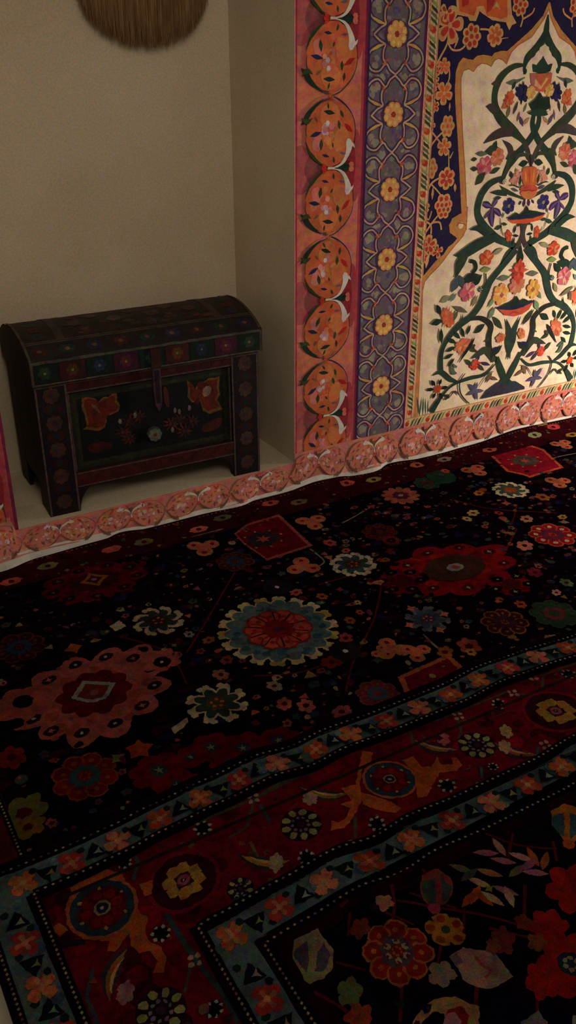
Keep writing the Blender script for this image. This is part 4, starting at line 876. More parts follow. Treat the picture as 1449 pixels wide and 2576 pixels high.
def feather(px, py, L, ang, c1=hx('a86a34')):
    x, y = FB(px, py); A.leaf(x-cos(ang)*L/2, y-sin(ang)*L/2, L, .030, ang, hx('34343c'), .25); A.leaf(x-cos(ang)*L/2, y-sin(ang)*L/2, L*.95, .016, ang, vary(c1), .25); A.leaf(x-cos(ang)*L*.4, y-sin(ang)*L*.4, L*.7, .006, ang, hx('c99a6a'), .25)
for px, py, a, c1 in ((815, 1992, 2.5, hx('9c6a30')), (665, 2160, 2.45, hx('a87a2c')), (1095, 1875, 2.3, hx('a8643c')), (1295, 1885, 2.2, hx('a05040')), (300, 2450, .9, hx('8c5a28'))): feather(px, py, .105, a, c1)
for px, py, c in ((780, 2010, hx('b08c74')), (695, 2172, hx('b0987c')), (1115, 1860, hx('b0605c')), (1270, 1880, hx('b8946c')), (315, 2500, hx('9c6a6c')), (1273, 1842, hx('b89a60'))):
    A.disc(*FB(px, py), .024, vary(c), ry=.016, lobes=6, amp=.25, rot=1)
# orange arabesque round a dark roundel
def arab(px, py, parts, r=.049):
    for P in parts: A.poly([FB(*p) for p in P], vary(hx('b8582c'), .06), smooth=False)
    x, y = FB(px, py); A.disc(x, y, r*1.22, hx('b05a34'), n=18); A.disc(x, y, r*1.1, hx('2c3a48'), n=18); A.disc(x, y, r*.86, hx('5c1418'), lobes=8, amp=.1)
    for i in range(8): A.disc(x+cos(i*.785)*r*.55, y+sin(i*.785)*r*.55, r*.2, vary(hx('7c1c1c'), .2), n=7)
    for i in range(6): A.disc(x+cos(i*1.05+.3)*r*.83, y+sin(i*1.05+.3)*r*.83, r*.08, hx('a89048'), n=5)
    A.disc(x, y, r*.3, hx('8c7c50'), n=8); A.disc(x, y, r*.22, hx('2c2044'), n=8); A.disc(x, y, r*.08, hx('a89a90'), n=5)
arab(980, 1962, (((912, 1890), (938, 1895), (935, 1915), (912, 1930), (905, 1975), (912, 2010), (890, 2055), (865, 2085), (832, 2092), (835, 2065), (850, 2070), (870, 2060), (880, 2035), (855, 2025), (885, 2015), (858, 1985), (895, 1975), (905, 1925)),
                 ((910, 1995), (945, 2005), (990, 2022), (1010, 2035), (995, 2048), (950, 2040), (912, 2025)),
                 ((1010, 1915), (1040, 1905), (1060, 1930), (1085, 1930), (1100, 1905), (1110, 1925), (1140, 1925), (1135, 1908), (1150, 1908), (1162, 1925), (1150, 1942), (1105, 1945), (1090, 1975), (1075, 2005), (1050, 2010), (1045, 1975), (1040, 1940)),
                 ((1035, 2040), (1060, 2035), (1062, 2050), (1040, 2060))))
arab(258, 2286, (((178, 2235), (220, 2210), (218, 2188), (250, 2172), (268, 2188), (310, 2200), (318, 2230), (345, 2260), (350, 2300), (375, 2310), (365, 2345), (375, 2370), (405, 2385), (420, 2410), (412, 2448), (385, 2450), (395, 2420), (380, 2395), (350, 2400), (330, 2380), (325, 2350), (290, 2395), (270, 2395), (275, 2370), (210, 2365), (180, 2330), (162, 2290), (180, 2250)),
                 ((350, 2225), (385, 2215), (382, 2250), (365, 2255)), ((130, 2340), (150, 2322), (172, 2340), (150, 2358))), .056)
for i in range(5): A.bloom(1.95+i*.3, -1.38, .06, hx('8c1c20'), hx('b05838'), hx('2c3a48'))
A.scatter(110, (MX+.01, -1.49, 2.2, MY-.01), [(*FB(*p), r) for p, r in (((980, 1962), .11), ((258, 2286), .12), ((1200, 1876), .055), ((756, 2075), .055), ((462, 2216), .075), ((1398, 1790), .08), ((870, 2050), .05), ((1100, 1940), .06))], (hx('3c1424'), hx('33353c'), hx('8c3a2c'), hx('5c4a30'), hx('461020')), .003, .009)
A.scatter(50, (MX+.01, -2.6, .40, -1.6), [], (hx('3c1424'), hx('33353c'), hx('8c3a2c'), hx('7c4a40'), hx('988f5c')), .004, .014)
A.stroke([(x, MY-.018) for x in (MX+.02, BX1)], hx('30241c'), w=.008, smooth=False)
A.build('main_border', M_WOOL, rugB, fB, ZB+.0016)

# inner guard stripe
A = zoneB('inner', (IX, BY0, BX1, IY), hx('1a0d16'))
DY, DX = -1.592, .512
A.poly([(IX+.026, BY0), (IX+.026, IY-.026)]+[(.45+i*.03, IY-.026) for i in range(0, 98)]+[(BX1, DY+.014)]+[(BX1-i*.03, DY+.014) for i in range(1, 96)]+[(DX-.014, DY+.014), (DX-.014, BY0)], TEAL)
guard(A, 'x', 30, .47, .1035, (IY+DY)/2-.006); guard(A, 'y', 14, -3.05, .105, (IX+DX)/2+.006)
A.ladder(hl(IY-.013, IX+.013), hx('b8a078'), hx('8c6a8c'), under=hx('12090f')); A.ladder(vlP(IX+.013, BY0, IY-.013), hx('b09070'), hx('8c5a60'), under=hx('12090f'))
A.ladder(hl(DY, DX), hx('b8a078'), hx('8c6a8c'), under=hx('12090f')); A.ladder(vlP(DX, BY0, DY), hx('b09070'), hx('8c5a60'), under=hx('12090f'))
A.build('guard_stripe', M_WOOL, rugB, fB, ZB+.0032)

# dark inner field
FX, FY = DX+.012, DY-.012
A = zoneB('field', (FX, BY0, BX1, FY), hx('100a18'))
A.poly([(FX, BY0), (FX, FY), (BX1, FY), (BX1, FY-.03), (FX+.03, FY-.03), (FX+.03, BY0)], hx('280b10'))
for i in range(170): A.disc(random.uniform(FX, 2.0), random.uniform(-2.2, FY), random.uniform(.015, .04), vary(random.choice((hx('0c0b24'), hx('140c12'), hx('1a0c16'), hx('0e1016'))), .15), n=8)
for P in (((1062, 2190), (1095, 2225)), ((985, 2230), (992, 2280), (985, 2340)), ((1290, 2100), (1280, 2150), (1282, 2180)), ((1000, 2270), (1060, 2280), (1180, 2300), (1300, 2330)), ((1320, 2230), (1318, 2310)), ((1168, 2290), (1165, 2350)), ((845, 2425), (920, 2445)), ((1110, 2380), (1100, 2430)), ((1010, 2480), (1005, 2576)), ((1200, 2480), (1195, 2540)), ((1350, 2500), (1352, 2560)),
          ((1140, 2130), (1180, 2090), (1300, 2130), (1400, 2140)), ((880, 2300), (875, 2360)), ((970, 2300), (1040, 2330)), ((1030, 2250), (1150, 2290)), ((790, 2500), (860, 2540), (900, 2576)), ((1390, 2120), (1400, 2170)), ((1230, 2340), (1320, 2360), (1360, 2350))):
    A.stroke([FB(*p) for p in P], vary(hx('5c1a26')), w=.0055)
def pol(c, *P): A.poly([FB(*p) for p in P], vary(c, .05))
pol(hx('8c3c34'), (1060, 2205), (1100, 2190), (1135, 2215), (1140, 2240), (1130, 2270), (1108, 2285), (1100, 2300), (1088, 2298), (1085, 2285), (1065, 2268), (1056, 2240)); pol(hx('3c4a40'), (1058, 2222), (1094, 2212), (1096, 2275), (1082, 2280), (1064, 2262)); pol(hx('3c4448'), (1110, 2212), (1136, 2235), (1130, 2265), (1112, 2280)); A.disc(*FB(1092, 2290), .012, hx('a8405c'), n=8)
pol(hx('c06828'), (1385, 2045), (1420, 2025), (1460, 2040), (1470, 2090), (1440, 2128), (1425, 2130), (1410, 2105), (1388, 2080)); pol(hx('3c5460'), (1386, 2058), (1418, 2048), (1420, 2108), (1400, 2098), (1387, 2076)); pol(hx('3c5460'), (1432, 2048), (1470, 2060), (1465, 2090), (1434, 2115)); A.disc(*FB(1430, 2127), .013, hx('b85030'), n=8)
pol(hx('8c7c58'), (740, 2370), (800, 2340), (815, 2365), (838, 2390), (838, 2440), (815, 2465), (780, 2480), (765, 2470), (752, 2440), (735, 2410)); pol(hx('564854'), (745, 2392), (772, 2370), (778, 2420), (772, 2452), (752, 2430), (738, 2408)); pol(hx('564854'), (800, 2400), (815, 2375), (832, 2410), (815, 2448), (792, 2448)); pol(hx('8c7c58'), (782, 2350), (796, 2342), (796, 2440), (784, 2440))
pol(hx('a8766c'), (1130, 2410), (1165, 2388), (1240, 2398), (1290, 2462), (1235, 2492), (1200, 2490), (1165, 2470), (1150, 2440)); pol(hx('8c7468'), (1240, 2398), (1290, 2462), (1240, 2480), (1220, 2440)); A.stroke([FB(*p) for p in ((1195, 2410), (1215, 2435), (1235, 2445), (1220, 2465))], hx('90503c'), w=.006); pol(hx('6c5a60'), (1130, 2412), (1150, 2402), (1165, 2425), (1148, 2438))
A.bloom(*FB(998, 2398), .064, hx('8a221c'), hx('b05a30'), hx('504450'), n=8); x, y = FB(998, 2398)
for i in range(6): A.disc(x+cos(i*1.05)*.019, y+sin(i*1.05)*.019, .007, hx('a08c70'), n=6); A.disc(x+cos(i*1.05)*.022, y+sin(i*1.05)*.022, .004, hx('6c1c24'), n=5)
x, y = FB(1121, 2345); A.petals(x, y, .036, hx('b06c2c'), n=5, w=.032, r0=0, c2=hx('8c3a1c')); A.disc(x, y, .009, hx('3c3c28'), n=7)
for px, py, r in ((1440, 2240, .062), (1380, 2335, .042), (1437, 2430, .072), (1362, 2470, .038)):
    x, y = FB(px, py); A.disc(x, y, r, vary(hx('9a1f1c'), .08), ry=r*.85, lobes=6, amp=.28, rot=.6)
    if r > .07: A.disc(x, y, r*.34, hx('26303a'), n=9); [A.disc(x+cos(i)*r*.17, y+sin(i)*r*.17, r*.08, vary(hx('8c8464'), .2), n=5) for i in range(6)]
pol(hx('a87c50'), (1035, 2576), (1065, 2535), (1100, 2515), (1145, 2512), (1180, 2530), (1205, 2535), (1205, 2580), (1200, 2620), (1040, 2620)); pol(hx('100c14'), (1060, 2576), (1090, 2550), (1118, 2556), (1112, 2620), (1060, 2620)); pol(hx('8c2420'), (1125, 2545), (1160, 2535), (1180, 2560), (1170, 2620), (1120, 2620)); pol(hx('b0707c'), (1120, 2556), (1145, 2550), (1160, 2576), (1150, 2610), (1118, 2610))
pol(hx('6c6a60'), (1310, 2576), (1352, 2548), (1375, 2576), (1375, 2600), (1310, 2600)); pol(hx('8c8c84'), (1440, 2560), (1460, 2556), (1460, 2600), (1438, 2600))
def twig(P, c):
    A.stroke([FB(*p) for p in P], hx('3c2a28'), w=.005)
def pet(px, py, L, a, c): x, y = FB(px, py); A.leaf(x-cos(a)*L/2, y-sin(a)*L/2, L, .016, a, vary(c))
for px, py, a, c in ((1222, 2150, 2.6, hx('a8606c')), (1255, 2135, 1.4, hx('a86c64')), (1265, 2170, 2.4, hx('b0646c')), (1310, 2160, 2.2, hx('b07c78')), (1340, 2160, 1.3, hx('a85028')), (1370, 2170, .6, hx('a8583c')), (1345, 2200, 2.5, hx('b07484')), (1300, 2195, .2, hx('6c6448')), (1230, 2200, 2.3, hx('a0643c')), (1205, 2225, 2.1, hx('b08468')),
                    (1195, 2255, .5, hx('b0522c')), (1215, 2262, 1.7, hx('a8481c')), (1270, 2245, 2.2, hx('a86c7c')), (1238, 2265, 1.9, hx('b09468')), (1280, 2260, 1.2, hx('b08c74')), (1180, 2265, .2, hx('a8481c')), (1160, 2190, 2.2, hx('5c5a48')), (1180, 2205, .2, hx('4a4a3c')), (1330, 2180, .1, hx('9c5470'))):
    pet(px, py, .05, a, c)
A.star(*FB(1230, 2240), .01, hx('8c7c3c'), n=4)
for px, py, r, c in ((965, 2275, .022, hx('a8745c')), (905, 2430, .0, BLK), (1110, 2455, .03, hx('8c6e60')), (880, 2500, .03, hx('5c6240')), (902, 2560, .028, hx('a8482c')), (1265, 2370, .03, hx('6c2c2c')), (1240, 2385, .018, hx('7c4438')), (905, 2340, .024, hx('7c3424')), (940, 2330, .0, BLK), (1100, 2120, .02, hx('26284a')), (1350, 2375, .022, hx('8c4428')), (1315, 2325, .02, hx('7c3420')), (860, 2270, .016, hx('4a1c24'))):
    if r: A.disc(*FB(px, py), r, vary(c), ry=r*.8, lobes=5, amp=.3, rot=random.random())
for i in range(10): A.bloom(random.uniform(1.6, 3.2), random.uniform(-2.9, -1.7), .07, hx('8c1c20'), hx('b05838'), hx('504450'))
for i in range(14): A.bloom(random.uniform(.65, 3.2), random.uniform(-3.0, -2.15), .06, hx('7c1c20'), hx('a05838'), hx('504450'))
A.scatter(80, (FX+.03, -2.1, 1.6, FY-.03), [(*FB(*p), r) for p, r in (((1098, 2245), .07), ((787, 2410), .1), ((1210, 2440), .1), ((998, 2398), .09), ((1415, 2430), .12), ((1420, 2075), .07), ((1121, 2345), .045), ((1420, 2240), .08), ((1270, 2200), .11))], (hx('3c1622'), hx('20203c'), hx('4a2018'), hx('262c28')), .004, .014)
A.build('field', M_WOOL, rugB, fB, ZB+.0048)

# ================================================================== PAINTED CHEST
CX, CY, CA, CW, CD = .632, .024, -.034, .738, .36
chest = empty('painted_chest', (CX, CY, ZF), CA)
tag(chest, 'dark painted wooden chest with domed lid and orange flowers, standing in the wall niche', 'chest')
from mathutils import Matrix as _M
Cm = _M.Translation((CX, CY, ZF)) @ _M.Rotation(CA, 4, 'Z'); Ci = Cm.inverted()
cn = (Cm.to_3x3() @ Vector((0, -1, 0)))
def FC(x, y, off=0.0):
    p = Ci @ hit(x, y, Cm @ Vector((0, -off, 0)), cn); return (p.x, p.z)
WD, WDR, WDK = hx('2c1418'), hx('4c1a18'), hx('14100f')
HB, HF, HD = .441, .510, .056
def dye(o, c):
    ca = o.data.color_attributes.new('dye', 'FLOAT_COLOR', 'POINT'); ca.data.foreach_set('color', [*c, 1]*len(o.data.vertices)); return o
def boxm(name, boxes, c, parent=chest, bev=.003):
    bm = bmesh.new()
    for x0, y0, z0, x1, y1, z1 in boxes:
        vs = [bm.verts.new(p) for p in ((x0, y0, z0), (x1, y0, z0), (x1, y1, z0), (x0, y1, z0), (x0, y0, z1), (x1, y0, z1), (x1, y1, z1), (x0, y1, z1))]
        for f in ((0, 3, 2, 1), (4, 5, 6, 7), (0, 1, 5, 4), (1, 2, 6, 5), (2, 3, 7, 6), (3, 0, 4, 7)): bm.faces.new([vs[i] for i in f])
    if bev: bmesh.ops.bevel(bm, geom=list(bm.edges), offset=bev, segments=2, affect='EDGES', profile=.5)
    me = bpy.data.meshes.new(name); bm.to_mesh(me); bm.free(); me.materials.append(M_WOOD)
    o = bpy.data.objects.new(name, me); COL.objects.link(o); o.parent = parent; return dye(o, c)
SW, ZB0, ZT = .098, .088, .430          # stile width, underside, top of box
boxm('body', [(.012, .012, ZB0, CW-.012, CD-.012, ZT)], WD)
boxm('side_panel', [(-.0, .10, ZB0, .014, CD-.10, ZT)], hx('24121a')); boxm('side_panel', [(CW-.014, .10, ZB0, CW, CD-.10, ZT)], hx('24121a'))
def foot(name, x0, x1, y0, y1, inner):
    """corner post running down to the floor with a curved bracket on its inner side"""
    s = 1 if inner > 0 else -1; xi = x1 if s > 0 else x0
    prof = [(x0 if s > 0 else x1, 0), (xi, 0)]+[(xi+s*.072*(1-cos(t*pi/2/6)), ZB0*sin(t*pi/2/6)) for t in range(1, 7)]
    prof += [(xi, ZB0), (xi, ZT), (x0 if s > 0 else x1, ZT)]
    prof = [(xi+(p[0]-xi)*(.9 if i == 1 else 1), p[1]) for i, p in enumerate(prof)]
    V = [(p[0], y0, p[1]) for p in prof]+[(p[0], y1, p[1]) for p in prof]; n = len(prof)
    Fc = [tuple(t) for t in tessellate_polygon([[Vector((p[0], p[1], 0)) for p in prof]])]
    Fc += [tuple(n+i for i in t[::-1]) for t in Fc[:]]+[(i, (i+1) % n, n+(i+1) % n, n+i) for i in range(n)]
    return dye(mesh_obj(name, V, Fc, M_WOOD, chest), WD)
foot('corner_post', 0, SW, 0, .03, 1); foot('corner_post', CW-SW, CW, 0, .03, -1)
foot('corner_post', 0, SW, CD-.03, CD, 1); foot('corner_post', CW-SW, CW, CD-.03, CD, -1)
for x0 in (.0, CW-.014):
    for y0, y1 in ((.03, .10), (CD-.10, CD-.03)): boxm('side_post', [(x0, y0, .0 if 0 else .004, x0+.014, y1, ZT)], hx('241218'), bev=.002)
boxm('top_rail', [(SW+.001, 0, .395, CW-SW-.001, .018, ZT)], WDR); boxm('bottom_rail', [(SW+.001, 0, ZB0-.006, CW-SW-.001, .018, .132)], WDR)

# painted front: child art of the panel and posts
fC = lambda x, z, h: (x, -.0006-h, z)
LIN = hx('6a5450')
def line(A, a, b_, c=LIN, w=.006): A.stroke([a, ((a[0]+b_[0])/2, (a[1]+b_[1])/2), b_], c, w=w, smooth=False)
for x0, x1 in ((0, SW), (CW-SW, CW)):
    A = Art((x0, .0, x1, ZT), jit=.0008, step=.00008)
    grid_base(A, x0, .003, x1, ZT, hx('23141c'), 1, 1)
    for i in range(5):
        z = .045+i*.088; xm = (x0+x1)/2
        A.disc(xm, z+.044, .03, vary(hx('3c1414'), .2), n=8, ry=.018); A.disc(xm, z+.044, .012, vary(hx('1c2a30'), .2), n=6)
        A.petals(xm, z, .026, vary(hx('57392f'), .15), n=8, w=.016); A.disc(xm, z, .008, hx('4c2a40'), n=6)
        for s in (-1, 1): A.star(xm+s*.033, z+.03, .009, hx('1c2440'), n=4)
    e = .004
    line(A, (x0+e, .0), (x0+e, ZT)); line(A, (x1-e, .0), (x1-e, ZT)); line(A, (x0, ZT-.004), (x1, ZT-.004))
    A.build('painted_post_face', M_WOOD, chest, fC)
A = Art((SW, .132, CW-SW, .395), jit=.0009, step=.00008)
x0, z0, x1, z1 = SW, .132, CW-SW, .395
grid_base(A, x0, z0, x1, z1, hx('1a1612'), 1, 1)
for q, c in ((.006, hx('2a2820')), (.016, hx('33321f')), (.028, hx('121410'))): A.poly([(x0+q, z0+q), (x1-q, z0+q), (x1-q, z1-q), (x0+q, z1-q)], c)
for xx in (x0+.05, x0+.25, x1-.06, x1-.2): A.disc(xx, z1-.02, .02, vary(hx('3c3a24'), .3), ry=.005, n=8)
A.poly([(x0+.034, z0+.034), (x1-.034, z0+.034), (x1-.034, z1-.034), (x0+.034, z1-.034)], hx('101416'))
C1 = lambda x, y: FC(180+x*.30366, 880+y*.30364)
def cp(c, *P): A.poly([C1(*p) for p in P], c, smooth=True)
fl1 = ((90, 410), (140, 400), (200, 410), (230, 440), (270, 400), (310, 400), (350, 370), (385, 370), (385, 430), (415, 470), (400, 515), (330, 550), (270, 545), (300, 590), (285, 650), (240, 680), (100, 668), (135, 645), (120, 560), (95, 500))
fl2 = ((962, 250), (1000, 290), (1030, 340), (1060, 280), (1110, 270), (1150, 240), (1200, 240), (1238, 225), (1230, 320), (1240, 380), (1215, 420), (1260, 500), (1150, 540), (1100, 510), (1075, 430), (1010, 445), (970, 400), (975, 340))
for f_ in (fl1, fl2):
    P = [C1(*p) for p in f_]; mx_, mz = sum(p[0] for p in P)/len(P), sum(p[1] for p in P)/len(P)
    A.poly(P, hx('8c5a24')); A.poly([(mx_+(p[0]-mx_)*.86, mz+(p[1]-mz)*.86) for p in P], hx('7a2814')); 
    for i in range(8): A.disc(mx_+random.uniform(-.03, .03), mz+random.uniform(-.03, .03), .01, vary(hx('6a1c14'), .25), n=7)
A.stroke([(*C1(170, 460), .004), (*C1(205, 485), .012), (*C1(245, 530), .004)], hx('8a5a4a')); A.disc(*C1(1130, 350), .016, hx('a8886c'), n=8, ry=.02, rot=-.6)
cp(hx('4c1418'), (140, 820), (200, 780), (330, 775), (340, 820), (260, 850), (180, 860)); cp(hx('5c2218'), (1100, 640), (1180, 590), (1250, 570), (1240, 640), (1170, 680), (1090, 685))
for cx_, cy_ in ((480, 600), (900, 590), (430, 690), (1000, 600), (830, 620), (560, 560), (940, 680), (480, 740)):
    for k in range(9):
        t = k*.7; a, b_ = cx_+cos(t)*70, cy_+sin(t)*60
        A.stroke([(*C1(cx_+cos(t)*20, cy_+sin(t)*15), .002), (*C1((cx_+a)/2+8, (cy_+b_)/2), .008), (*C1(a, b_), .002)], vary(random.choice((hx('3c1c1c'), hx('5c2a18'), hx('4c1c3c'), hx('4a3020'), hx('6c2c20'))), .2))
    A.disc(*C1(cx_, cy_), .007, vary(hx('5c2a3c'), .3), n=6)
for px, py in ((410, 600), (535, 550), (865, 510), (900, 520), (845, 670), (985, 490)): A.disc(*C1(px, py), .006, hx('8a7a74'), ry=.010, n=6)
cp(hx('5c2c1c'), (770, 320), (800, 330), (815, 400), (815, 480), (780, 450))
for s in ((x0+.003, z0, x0+.003, z1), (x1-.003, z0, x1-.003, z1)): line(A, s[:2], s[2:])
A.build('front_panel', M_WOOD, chest, lambda x, z, h: (x, .0105-h, z))
# rails' painted trim lines
for zc_, zs, tc in ((.110, (.129, ZB0-.003), hx('521a16')), (.413, (ZT-.003, .3985), hx('4c1618'))):
    A = Art(jit=.0007, step=.00008)
    A.poly([(SW, min(zs)-.002), (CW-SW, min(zs)-.002), (CW-SW, max(zs)+.002), (SW, max(zs)+.002)], tc)
    for z in zs: A.stroke([(SW, z), (CW/2, z), (CW-SW, z)], LIN, w=.004, smooth=False)
    for i in range(14): A.disc(SW+.02+i*.039, zc_, .016, vary(tc, .25), ry=.009, n=8)
    A.build('rail_trim', M_WOOD, chest, fC)

# domed lid
LD = CD+.026; R_ = ((LD/2)**2+HD**2)/(2*HD); yc = LD/2-.018; zc = HF+HD-R_
a0 = math.asin((LD/2)/R_)
arc = [(yc+R_*sin(-a0+2*a0*i/24), zc+R_*cos(-a0+2*a0*i/24)) for i in range(25)]
prof = [(arc[0][0], HB-.004)]+arc+[(arc[-1][0], HB-.004)]
V = []; Fc = []; n = len(prof)
for x in (-.008, CW+.008): V += [(x, p[0], p[1]) for p in prof]
Fc = [(i, n+i, n+i+1, i+1) for i in range(n-1)]+[(n-1, 2*n-1, n, 0)]
Tt = [tuple(t) for t in tessellate_polygon([[Vector((p[0], p[1], 0)) for p in prof]])]
Fc += Tt+[tuple(n+i for i in t[::-1]) for t in Tt]
lid = dye(mesh_obj('lid', V, Fc, M_WOOD, chest), hx('251a1c'))
# painting that follows the dome; v is arc length from the front lower edge of the lid
fh = HF-(HB-.004); arcL = R_*2*a0
def lid_frame(x, v, h):
    if v < fh: return (x, arc[0][0]-.0008-h, HB-.004+v)
    t = -a0+(v-fh)/R_; return (x, yc+(R_+h+.0008)*sin(t), zc+(R_+h+.0008)*cos(t))
A = Art((-.006, 0, CW+.006, fh+arcL), jit=.0008, step=.00008)
def band(v0, v1, c, xa=-.006, xb=CW+.006):
    k = max(1, int((v1-v0)/.012)); grid_base(A, xa, v0, xb, v1, c, 1, k)
band(0, fh, hx('10171a')); band(fh, fh+.075, hx('2c2226')); band(fh+.075, fh+arcL, hx('33241e'))
A.poly([(-.006, fh-.008), (CW+.006, fh-.008), (CW+.006, fh), (-.006, fh)], hx('5c5448')); A.poly([(-.006, 0), (CW+.006, 0), (CW+.006, .005), (-.006, .005)], hx('6c5a50'))
for i in range(9):
    x = .035+i*.083; c = (hx('122420'), hx('4c1a18'), hx('10281c'), hx('4c1430'))[i % 4]
    A.poly([(x-.038, .008), (x+.038, .008), (x+.038, fh-.010), (x-.038, fh-.010)], vary(c, .1)); A.petals(x, fh*.5, .020, vary((hx('2c4a30'), hx('6c3a1c'), hx('2c3458'), hx('6c2438'))[i % 4]), n=6, w=.014); A.disc(x, fh*.5, .005, hx('8a8444'), n=6)
    A.disc(x, fh+.038, .026, vary((hx('4c2420'), hx('2a3c30'), hx('30304c'))[i % 3]), ry=.020, lobes=6, amp=.2); A.disc(x, fh+.038, .008, vary(hx('7a5040')), n=6)
for v in (fh+.072, fh+.08):
    A.poly([(0, v), (CW, v), (CW, v+.004), (0, v+.004)], hx('5c5040'))
for xa, xb in ((.10, .125), (CW-.125, CW-.10)):
    for k in range(20):
        v = fh+.08+k*.0135; A.poly([(xa, v), (xb, v), (xb, v+.0145), (xa, v+.0145)], hx('4c3e38'), j=0)
for i in range(110):
    x, v = random.uniform(.14, CW-.14), fh+random.uniform(.10, .33)
    A.disc(x, v, random.uniform(.008, .020), vary(random.choice((hx('4c2c24'), hx('3c2430'), hx('2c3428'), hx('5c3428'), hx('463a34'))), .2), n=7, ry=random.uniform(.006, .012))
for i in range(7): x = .18+i*.063; A.petals(x, fh+.17+(i % 2)*.05, .024, vary(hx('5a463e'), .2), n=7); A.disc(x, fh+.17+(i % 2)*.05, .006, hx('6c2c24'), n=6)
for xa in (.05, CW-.05):
    for k in range(6): A.petals(xa, fh+.11+k*.045, .022, vary((hx('2c3040'), hx('50241c'), hx('24382c'))[k % 3]), n=6)
for xa, xb in ((-.006, .002), (CW-.002, CW+.006)):
    for k in range(30):
        v = k*.0145; A.poly([(xa, v), (xb, v), (xb, v+.0155), (xa, v+.0155)], hx('5c4e40'), j=0)
A.build('painted_cover', M_WOOD, lid, lid_frame)

# hasp and rosette lock plate
def prism(name, P, y0, y1, c, parent):
    V = [(p[0], y0, p[1]) for p in P]+[(p[0], y1, p[1]) for p in P]; n = len(P)
    T = [tuple(t) for t in tessellate_polygon([[Vector((p[0], p[1], 0)) for p in P]])]
    Fc = T+[tuple(n+i for i in t[::-1]) for t in T]+[(i, (i+1) % n, n+(i+1) % n, n+i) for i in range(n)]
    return dye(mesh_obj(name, V, Fc, M_WOOD, parent), c)
hx0, hz0 = FC(397, 1035, .016); hx1, hz1 = FC(392, 905, .016)
hc = (hx0+hx1)/2
hasp = prism('hasp', [(hc-.013, .44), (hc-.013, hz0+.06), (hc-.011, hz0+.025), (hc, hz0), (hc+.011, hz0+.025), (hc+.013, hz0+.06), (hc+.013, .44)], -.023, -.018, hx('5c3c48'), chest)
prism('hasp_plate', [(hc-.007, .43), (hc-.006, hz0+.06), (hc-.005, hz0+.03), (hc+.005, hz0+.03), (hc+.006, hz0+.06), (hc+.007, .43)], -.0245, -.0228, hx('2c1a24'), hasp)
prism('hinge_strap', [(hc-.016, .437), (hc-.016, .50), (hc+.016, .50), (hc+.016, .437)], -.025, -.0165, hx('42201e'), chest)
rx_, rz_ = FC(390, 1093, .004)
P = [(rx_+.024*(1-.1+.1*abs(cos(4*t)))*cos(t), rz_+.024*(.9+.1*abs(cos(4*t)))*sin(t)) for t in [2*pi*i/48 for i in range(48)]]
ros = prism('lock_rosette', P, -.006, .010, hx('5e5c54'), chest)
A = Art(jit=.0003, step=.00008)
A.petals(rx_, rz_, .022, hx('7a766a'), n=8, w=.013, r0=.25); A.disc(rx_, rz_, .006, hx('6c3a2c'), n=8)
A.build('rosette_petals', M_WOOD, ros, lambda x, z, h: (x, -.0062-h, z))

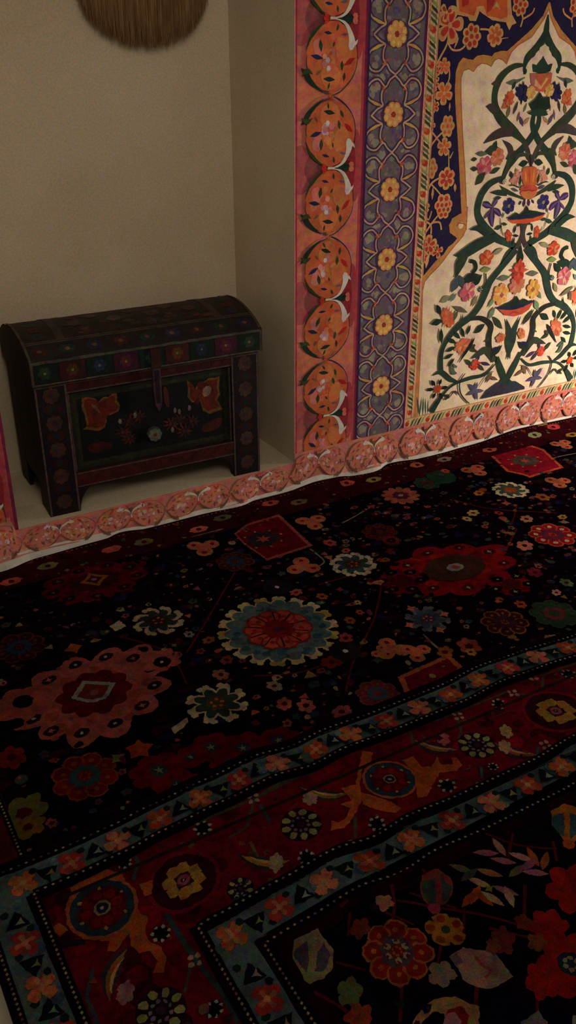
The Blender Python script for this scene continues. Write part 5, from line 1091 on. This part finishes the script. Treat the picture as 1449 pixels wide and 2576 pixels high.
# ================================================================== FRINGED STRAW HANGING on the niche's back wall
hg = empty('fringed_hanging', (1.21, DEP-.03, 1.62))
tag(hg, 'shaggy brown straw hanging with ragged round edge, high above the chest', 'ornament')
V = []; Fc = []
def strand(V, Fc, x, z0, z1, y, w, bend):
    k = len(V); n = 5
    for i in range(n+1):
        t = i/n; z = z0+(z1-z0)*t; xx = x+bend*t*t; ww = w*(1-.7*t**3)
        V += [(xx-ww, y+random.uniform(-.001, .001), z), (xx, y-ww*.8, z), (xx+ww, y, z)]
        if i:
            b0 = k+3*i
            for a in (0, 1): Fc.append((b0-3+a, b0-2+a, b0+1+a, b0+a))
HR = .225
for i in range(2600):
    x = random.uniform(-HR, HR)*(1 if random.random() < .8 else .9)
    depth = .175*math.sqrt(max(0, 1-(abs(x)/HR)**2.3))
    z1 = -depth+random.uniform(-.022, .035); z0 = random.uniform(.02, .12)
    strand(V, Fc, x*.96, z0, z1, random.uniform(-.028, .004)*(.4+depth*4), random.uniform(.0008, .002), random.uniform(-.006, .006))
fr = mesh_obj('fringe', V, Fc, M_LAMP, hg); fr['kind'] = 'stuff'
Vb = []; Fb = []; NB = 40
for r_ in range(9):
    for i in range(NB):
        t = 2*pi*i/NB; q = r_/8; rr = HR*.93*q; Vb.append((cos(t)*rr, -.045*(1-q*q)+.018, sin(t)*rr*.70+.0+.02))
        if r_: Fb.append(((r_-1)*NB+i, (r_-1)*NB+(i+1) % NB, r_*NB+(i+1) % NB, r_*NB+i))
mesh_obj('woven_back', Vb, Fb, M_LAMP, hg, smooth=True)

# ================================================================== camera, light
cd = bpy.data.cameras.new('camera'); cam = bpy.data.objects.new('camera', cd); COL.objects.link(cam)
from mathutils import Matrix
R = Matrix((_r, _u, -_f)).transposed()
cam.matrix_world = Matrix.Translation(CAM) @ R.to_4x4()
cd.sensor_fit = 'VERTICAL'; cd.sensor_height = 36; cd.lens = 36*F/2576; cd.clip_start = .02
bpy.context.scene.camera = cam

def light(name, kind, loc, power, col, size=.2, target=None, **k):
    l = bpy.data.lights.new(name, kind); l.energy = power; l.color = col
    if kind == 'AREA': l.size = size
    else: l.shadow_soft_size = size
    for a, b in k.items(): setattr(l, a, b)
    o = bpy.data.objects.new(name, l); COL.objects.link(o); o.location = loc
    if target: o.rotation_euler = (Vector(target)-Vector(loc)).to_track_quat('-Z', 'Y').to_euler()
    return o
light('warm_lamp', 'POINT', (3.32, -.80, .36), 62, (1, .88, .74), .12)
light('fill_spot', 'SPOT', (.45, -2.2, 2.3), 76, (1, .89, .73), .5, (1.0, .35, 1.0), spot_size=radians(64), spot_blend=1.0)  # added fill light, brightens niche and wall more than the rugs; no fixture there
w = bpy.data.worlds.new('dim_room'); bpy.context.scene.world = w; w.use_nodes = True
w.node_tree.nodes['Background'].inputs[0].default_value = (1, .86, .66, 1)
w.node_tree.nodes['Background'].inputs[1].default_value = .16
sc = bpy.context.scene
sc.view_settings.view_transform = 'Standard'; sc.view_settings.look = 'None'
